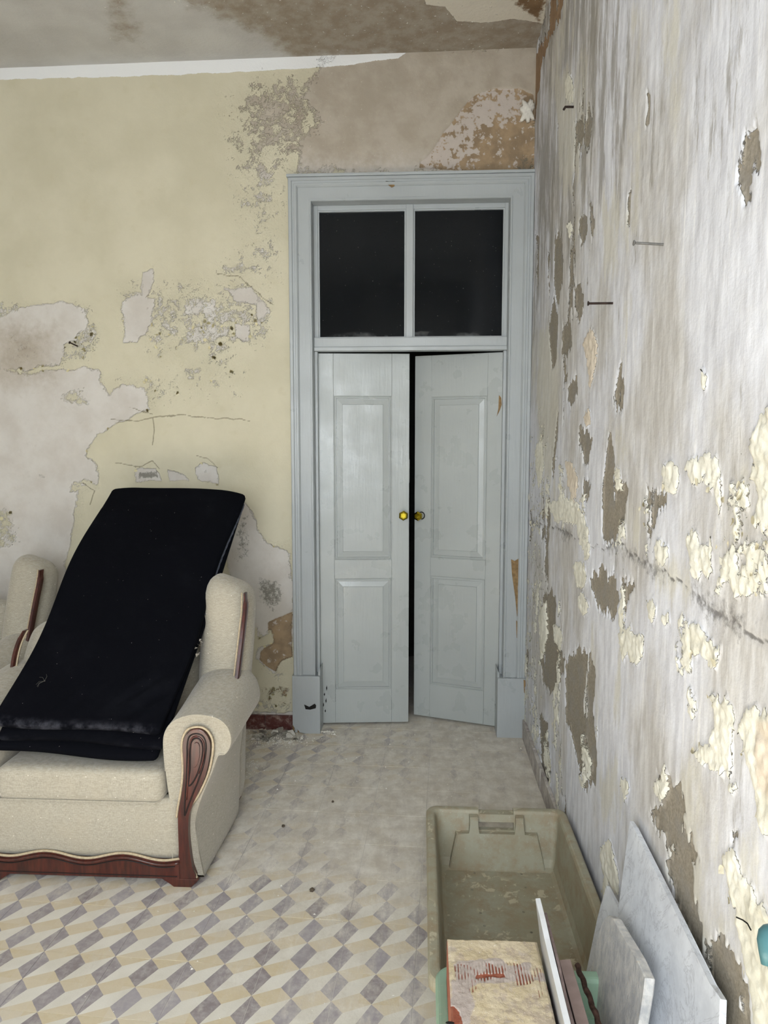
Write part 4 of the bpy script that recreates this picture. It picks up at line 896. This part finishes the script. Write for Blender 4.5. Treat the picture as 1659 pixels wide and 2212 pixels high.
def leaning(name, pts3, nrm, th, mt, label, cat, edge=None, bev=.001):
    """slab whose front outline is pts3 (points of one plane), extruded along nrm by th"""
    o0 = Vector(pts3[0]); n = Vector(nrm).normalized()*th; bm = bmesh.new()
    A = [bm.verts.new(Vector(p)) for p in pts3]; B = [bm.verts.new(Vector(p)+n) for p in pts3]
    f = bm.faces.new(A); es = list(f.edges); f2 = bm.faces.new(B[::-1]); es += list(f2.edges); f2.material_index = 1 if edge else 0
    for i in range(len(A)):
        q = bm.faces.new((A[i], B[i], B[(i+1) % len(A)], A[(i+1) % len(A)]))
        if edge: q.material_index = 1
    if bev: bmesh.ops.bevel(bm, geom=es, offset=bev, segments=1, affect='EDGES')
    return tag(put(name, bm, [mt]+([edge] if edge else [])), label, cat)
def lean_plane(xt, zt, xb, zb): return (xt, 0, zt), (zt-zb, 0, -(xt-xb))      # plane holding the y axis direction
def lpts(px, pl): return [onplane(x, y, pl[0], pl[1]) for x, y in px]
# marble slab
m = M('pale_grey_marble', .45, .5); v = m.vscale(m.geo.outputs['Position'], (1, 1, .55), rot=(.5, 0, 0)); vn = m.noise(9, 8, .7, vec=v, dist=1.2)
col = m.mix(m.step(m.noise(18, 6, .7), .3, .7), c8(208, 212, 219), c8(226, 230, 236)); col = m.mix(m.math('MULTIPLY', m.step(m.math('ABSOLUTE', m.math('SUBTRACT', vn, .5)), .02, .0), .3), col, c8(112, 112, 118)); m.color(col); m.bump(m.noise(60, 5), .0006, .5); MARB = m.m
pl = lean_plane(.506, .545, .427, .05); N_ = Vector(pl[1]).normalized(); N_ = N_ if N_.x > 0 else -N_
P = lpts([(1360,1773),(1368,1786),(1448,1948),(1533,2126),(1556,2158),(1553,2210),(1548,2290)], pl)
def onpl(y, z, pl):
    (x0, _, z0), n = pl; return np.array((x0 - (z-z0)*n[2]/n[0], y, z))
P += [onpl(1.12, .06, pl), onpl(1.50, .06, pl), onpl(1.545, .26, pl)] + lpts([(1334,1990),(1336,1955)], pl)
leaning('marble_slab', P, N_, .012, MARB, 'large pale grey marble offcut leaning against the peeling wall', 'stone slab', bev=.0015)
# rough stone
m = M('rough_grey_stone', .95, .1); col = m.mix(m.step(m.noise(40, 6, .7, vec=m.vscale(m.geo.outputs['Position'], (1, 1, .5))), .35, .65), c8(180, 180, 180), c8(212, 209, 203)); m.color(m.mix(m.step(m.noise(120, 3), .6, .7, 0, .6), col, c8(206, 198, 184))); m.bump(m.noise(90, 6, .7), .003, .9); STN = m.m
pl = lean_plane(.432, .43, .392, .05); N_ = Vector(pl[1]).normalized(); N_ = N_ if N_.x > 0 else -N_
P = lpts([(1302,1986),(1312,1977),(1325,1984),(1345,2022),(1372,2068),(1394,2112),(1390,2150),(1376,2215)], pl) + [onpl(1.18, .06, pl), onpl(1.45, .06, pl)] + lpts([(1268,2170),(1274,2105),(1290,2030)], pl)
leaning('stone_offcut', P, N_, .020, STN, 'rough grey pointed stone offcut standing in front of the marble slab', 'stone slab', bev=.003)
pl = lean_plane(.502, .33, .436, .04); N_ = Vector(pl[1]).normalized(); N_ = N_ if N_.x > 0 else -N_
P = lpts([(1310,1913),(1324,1940),(1343,1976)], pl) + [onpl(1.70, .05, pl), onpl(1.82, .05, pl)] + lpts([(1290,1985),(1299,1950)], pl)
leaning('slate_shard', P, N_, .010, MARB, 'small grey pointed shard by the wall, behind the rough stone offcut', 'stone slab')
# white glazed tile seen on edge and brown slabs
WG = simple('white_glaze', c8(222, 224, 226), .3, .5, .05, 20); BRE = simple('purple_brown_clay_edge', c8(128, 112, 108), .9, .2, .15, 60, .001, 200)
def edge_slab(name, xt, zt, xb, yf, yn, th, mt, edge, label, cat, cut=None):
    pl = lean_plane(xt, zt, xb, .03); N = Vector(pl[1]).normalized(); N = N if N.x > 0 else -N
    pts = [onpl(yf, .03, pl), onpl(yf, zt, pl), onpl(yn, zt, pl), onpl(yn, .03, pl)]
    if cut: pts = [onpl(yf, .03, pl)] + [onpl(y, z, pl) for y, z in cut] + [onpl(yn, .03, pl)]
    return leaning(name, pts, N, th, mt, label, cat, edge)
wt_ = edge_slab('wall_tile', .264, .468, .316, 1.558, 1.06, .0115, WG, None, 'white glazed tile on edge between the clay block and the brown slabs', 'tile', cut=[(1.555, .40), (1.566, .466), (1.50, .462), (1.45, .452), (1.30, .44), (1.06, .43)])
cb_ = edge_slab('clay_back', .2795, .455, .3285, 1.54, 1.06, .006, BRE, None, None, None, cut=[(1.53, .39), (1.54, .45), (1.47, .446), (1.40, .450), (1.33, .428), (1.06, .42)]); cb_.parent = wt_
PB = simple('pinkish_brown_stone', c8(166, 146, 140), .7, .3, .08, 30, .0008, 120); GB = simple('grey_brown_stone', c8(128, 116, 112), .85, .2, .15, 40, .001, 100)
edge_slab('stone_tile', .303, .335, .338, 1.55, 1.08, .011, GB, BRE, 'thin grey-brown stone tile on edge beside the white glazed tile', 'tile')
o = edge_slab('stone_tile', .318, .330, .352, 1.55, 1.08, .026, BRE, None, 'thick pinkish-brown stone tile on edge beside the rusty rod', 'tile')
o.data.materials.append(PB)
for p in o.data.polygons:
    if abs(p.normal.z) > .7: p.material_index = 1
RUST = simple('rusty_iron', c8(78, 58, 50), .95, .2, .3, 80, .002, 300)
rp = [Vector((.360, 1.555, .315)), Vector((.366, 1.42, .32)), Vector((.372, 1.30, .315)), Vector((.380, 1.16, .30)), Vector((.385, 1.10, .20)), Vector((.387, 1.06, .05))]
rc = catmull(rp, 14, closed=False); rc = [p+Vector((.0015*math.sin(i*1.3), 0, .0015*math.cos(i*1.3))) for i, p in enumerate(rc)]
tag(put('rusty_rod', tube(bmesh.new(), rc, [.0062+.0005*math.sin(i*2.2) for i in range(len(rc))], 8), RUST), 'rusty ribbed iron rod lying over the pale green crate beside the pinkish tile', 'rod')

# teal pole end at the frame edge
TEAL = simple('teal_plastic', c8(74, 118, 124), .35, .5, .06, 8)
ce = Vector(onplane(1670, 2031, (.488, 0, 0), (1, 0, 0))); bo_ = Vector((.485, .55, .0)); dr_ = (bo_-ce)
pts = [ce+dr_*t for t in (0, .01, .02, .03, .06, .5, 1)]; u_ = dr_.normalized()
pr = thing('pole', bo_, 'pole with a rounded teal end, just entering the frame by the right wall', 'pole')
capb = bmesh.new(); cc = ce - bo_
tube(capb, [cc-u_*.020, cc-u_*.018, cc-u_*.012, cc, cc+u_*.012, cc+u_*.03], [.003, .010, .0165, .0205, .0205, .0195], 20)
put('end_cap', capb, TEAL, pr, smooth=True)
put('shaft', tube(bmesh.new(), [cc+u_*.03, cc*.5, Vector((0, 0, .004))], .012, 12), simple('pale_pole', c8(190, 190, 186), .5, .4), pr, smooth=True)
wp = [rw(1607, 1982), rw(1625, 1988), rw(1640, 1996), rw(1652, 2010)]
tag(put('wire', tube(bmesh.new(), [(WX-.012-.003*i, y, z) for i, (y, z) in enumerate(wp)], .0012, 6), BLK), 'short thin dark wire on the right wall above the teal pole end', 'wire')

# ================================================================ NAILS
def nail(tip, base, r, label, mt, bend=None, head=True):
    tip, base = Vector(tip), Vector(base); root = thing('nail', base, label, 'nail')
    pts = [base+(base-tip).normalized()*.02-base, Vector((0, 0, 0)), (tip-base)*.5, tip-base]
    if bend: pts = [pts[0], pts[1], (tip-base)*.75, (tip-base), (tip-base)+Vector(bend)]
    put('shank', tube(bmesh.new(), pts, r, 8), mt, root, smooth=True)
    if head:
        d = (tip-base).normalized(); e = pts[-1]; put('head', tube(bmesh.new(), [e-d*.001, e+d*.0015, e+d*.003], [r*1.2, r*2.2, r*2.0], 10), mt, root)
STEEL = simple('weathered_steel', c8(112, 110, 106), .5, .5, .2, 100)
RN = simple('dark_rusted_nail', c8(52, 38, 32), .8, .3, .3, 100)
def wallpt(px, py): y, z = rw(px, py); return Vector((WX-.002, y, z))
a = wallpt(1434, 528); nail(a+Vector((-.062, 0, .004)), a, .0029, 'grey steel nail, the highest straight one sticking out of the right wall', STEEL)
a = wallpt(1325, 655); nail(a+Vector((-.066, 0, .000)), a, .0032, 'dark rusted straight nail in the right wall, below the grey steel nail', RN)
a = wallpt(1241, 231); nail(a+Vector((-.030, 0, .001)), a, .0042, 'bent rusted nail high up on the right wall near the door corner', RN, bend=(-.006, 0, -.010), head=False)
a = Vector((*bw(168, 748),)); nail((a[0]-.018, WY-.045, a[1]+.012), (a[0], WY-.001, a[1]), .0034, 'small dark nail in the yellow wall above the armchair', RN)

# ================================================================ LOOSE PAINT, DEBRIS
def flake_mesh(seed, s=1.0):
    r = random.Random(seed); n = 9; bm = bmesh.new(); ax = r.uniform(0, 6.28); cur = r.uniform(.15, .9)
    def P(x, y): t = x*math.cos(ax)+y*math.sin(ax); return (x, y, cur*t*t*.55+.04*math.sin(5*x+seed))
    c = bm.verts.new(P(0, 0)); ri = []; ro = []
    for i in range(n):
        a = 2*math.pi*i/n; q = r.uniform(.55, 1.1); ri.append(bm.verts.new(P(.5*q*math.cos(a), .5*q*math.sin(a)))); ro.append(bm.verts.new(P(q*math.cos(a), q*math.sin(a))))
    for i in range(n):
        j = (i+1) % n; bm.faces.new((c, ri[i], ri[j])); bm.faces.new((ri[i], ro[i], ro[j], ri[j]))
    g = bmesh.ops.solidify(bm, geom=bm.faces[:], thickness=.07)
    return bm
YEL = simple('yellow_paint_flake', c8(214, 205, 166), .8, .3, .04, 20); CRM = simple('cream_paint_flake', c8(234, 228, 206), .8, .3, .04, 20); GRY = simple('grey_plaster_flake', c8(224, 220, 210), .9, .2, .08, 30)
def flake_set(mt): 
    out = []
    for k in range(7):
        bm = flake_mesh(k*3+1); bmesh.ops.recalc_face_normals(bm, faces=bm.faces); me = bpy.data.meshes.new('paint_flake'); bm.to_mesh(me); bm.free(); me.materials.append(mt); out.append(me)
    return out
FY, FC, FG = flake_set(YEL), flake_set(CRM), flake_set(GRY)
def scatter(edge, meshes, parent, n, conv, rot, smin, smax):
    random.shuffle(edge)
    for p in edge[:n]:
        o = bpy.data.objects.new('paint_flake', random.choice(meshes)); COL.objects.link(o); o.parent = parent; s = random.uniform(smin, smax)
        o.location = conv(*p); o.scale = (s, s*random.uniform(.6, 1.3), s*.8)
        o.rotation_euler = (rot @ Matrix.Rotation(random.uniform(0, 6.28), 3, 'Z') @ Matrix.Rotation(random.uniform(-.35, .35), 3, 'X')).to_euler()
RB = Matrix.Rotation(math.radians(90), 3, 'X'); RR = Matrix.Rotation(math.radians(-90), 3, 'Y')
scatter(bw_edge, FY, wall_back, 90, lambda u, v: (u, WY-.004, v), RB, .005, .013)
scatter(rw_edge, FC, wall_right, 150, lambda u, v: (WX-.008, u, v), RR, .004, .011)
# lump of mortar in the top corner
def lump(p): return tuple(np.array(p)*(1+.25*math.sin(p[0]*200+p[2]*130)))
o = put('mortar_lump', soft_box(.06, .035, .09, .017, (6, 5, 8), lump), GRY, wall_back, smooth=True); x, z = bw(1138, 243); o.location = (x, WY-.012, z)
# heap of fallen plaster flakes by the skirting
random.seed(21)
for i in range(46):
    t = random.random(); px = 548+95*t+random.uniform(-8, 8); py = 1592+random.uniform(-16, 14)-6*t
    p = onplane(px, py, (0, 0, .0), (0, 0, 1))
    if p[1] > 3.60: p[1] = 3.60-random.random()*.03
    o = bpy.data.objects.new('plaster_flake', random.choice(FG)); COL.objects.link(o); s = random.uniform(.009, .026)
    o.location = (p[0], p[1], .002+random.random()*.012); o.scale = (s, s*random.uniform(.7, 1.2), s*.8); o.rotation_euler = (random.uniform(-.5, .5), random.uniform(-.5, .5), random.uniform(0, 6.28))
    tag(o, 'curled pale flake of fallen plaster in the heap by the dark red skirting', 'plaster flake', 'fallen plaster flakes by the skirting')
def crumbs(n, fpt, smin, smax, name, label, mt):
    bm = bmesh.new()
    for i in range(n):
        p = fpt(); s = random.uniform(smin, smax)*(1 if random.random() < .9 else 2); vs_ = []
        a = random.uniform(0, 6.28)
        for k in range(3): vs_.append(bm.verts.new((p[0]+s*math.cos(a+k*2.1), p[1]+s*math.sin(a+k*2.1), p[2])))
        t = bm.verts.new((p[0], p[1], p[2]+s*random.uniform(.4, 1.0)))
        bm.faces.new(vs_)
        for k in range(3): bm.faces.new((vs_[k], vs_[(k+1) % 3], t))
    return tag(put(name, bm, mt), label, 'debris', kind='stuff')
def fp():
    while True:
        x = random.uniform(-1.0, .51); y = random.uniform(1.3, 3.6)
        if random.random() < min(1, .12+max(0, y-1.9)*.5) and not (x > 0 and y < 2.5): return (x, y, .0008)
crumbs(900, fp, .0008, .0028, 'plaster_crumbs', 'tiny pale plaster crumbs scattered over the dusty tiles', GRY)
def fd():
    r = random.random()
    if r < .6: px, py = random.gauss(590, 34), random.gauss(1596, 9)
    elif r < .8: px, py = random.gauss(706, 9), random.gauss(1575, 5)
    else: px, py = random.gauss(536, 14), random.gauss(1655, 10)
    p = onplane(px, py, (0, 0, 0), (0, 0, 1)); return (min(p[0], .5), min(p[1], 3.61), .001)
crumbs(700, fd, .002, .006, 'plaster_rubble', 'pale plaster rubble heaped against the skirting and left plinth', GRY)
DKP = simple('dark_pebble', c8(92, 82, 70), .9, .2)
random.seed(5)
for px, py, s, lab in [(612,1786,.007,'small dark pebble lying nearest the armchair side'), (674,1925,.009,'brown pebble on the dusty tiles, the one closest to the camera'), (719,1733,.006,'small grey pebble on the dust in mid floor')]:
    p = onplane(px, py, (0, 0, 0), (0, 0, 1)); bm = bmesh.new(); bmesh.ops.create_icosphere(bm, subdivisions=2, radius=s)
    for v in bm.verts: v.co *= 1+random.uniform(-.18, .18); v.co.z *= .7
    o = tag(put('pebble', bm, DKP), lab, 'pebble'); o.location = (p[0], p[1], s*.5)
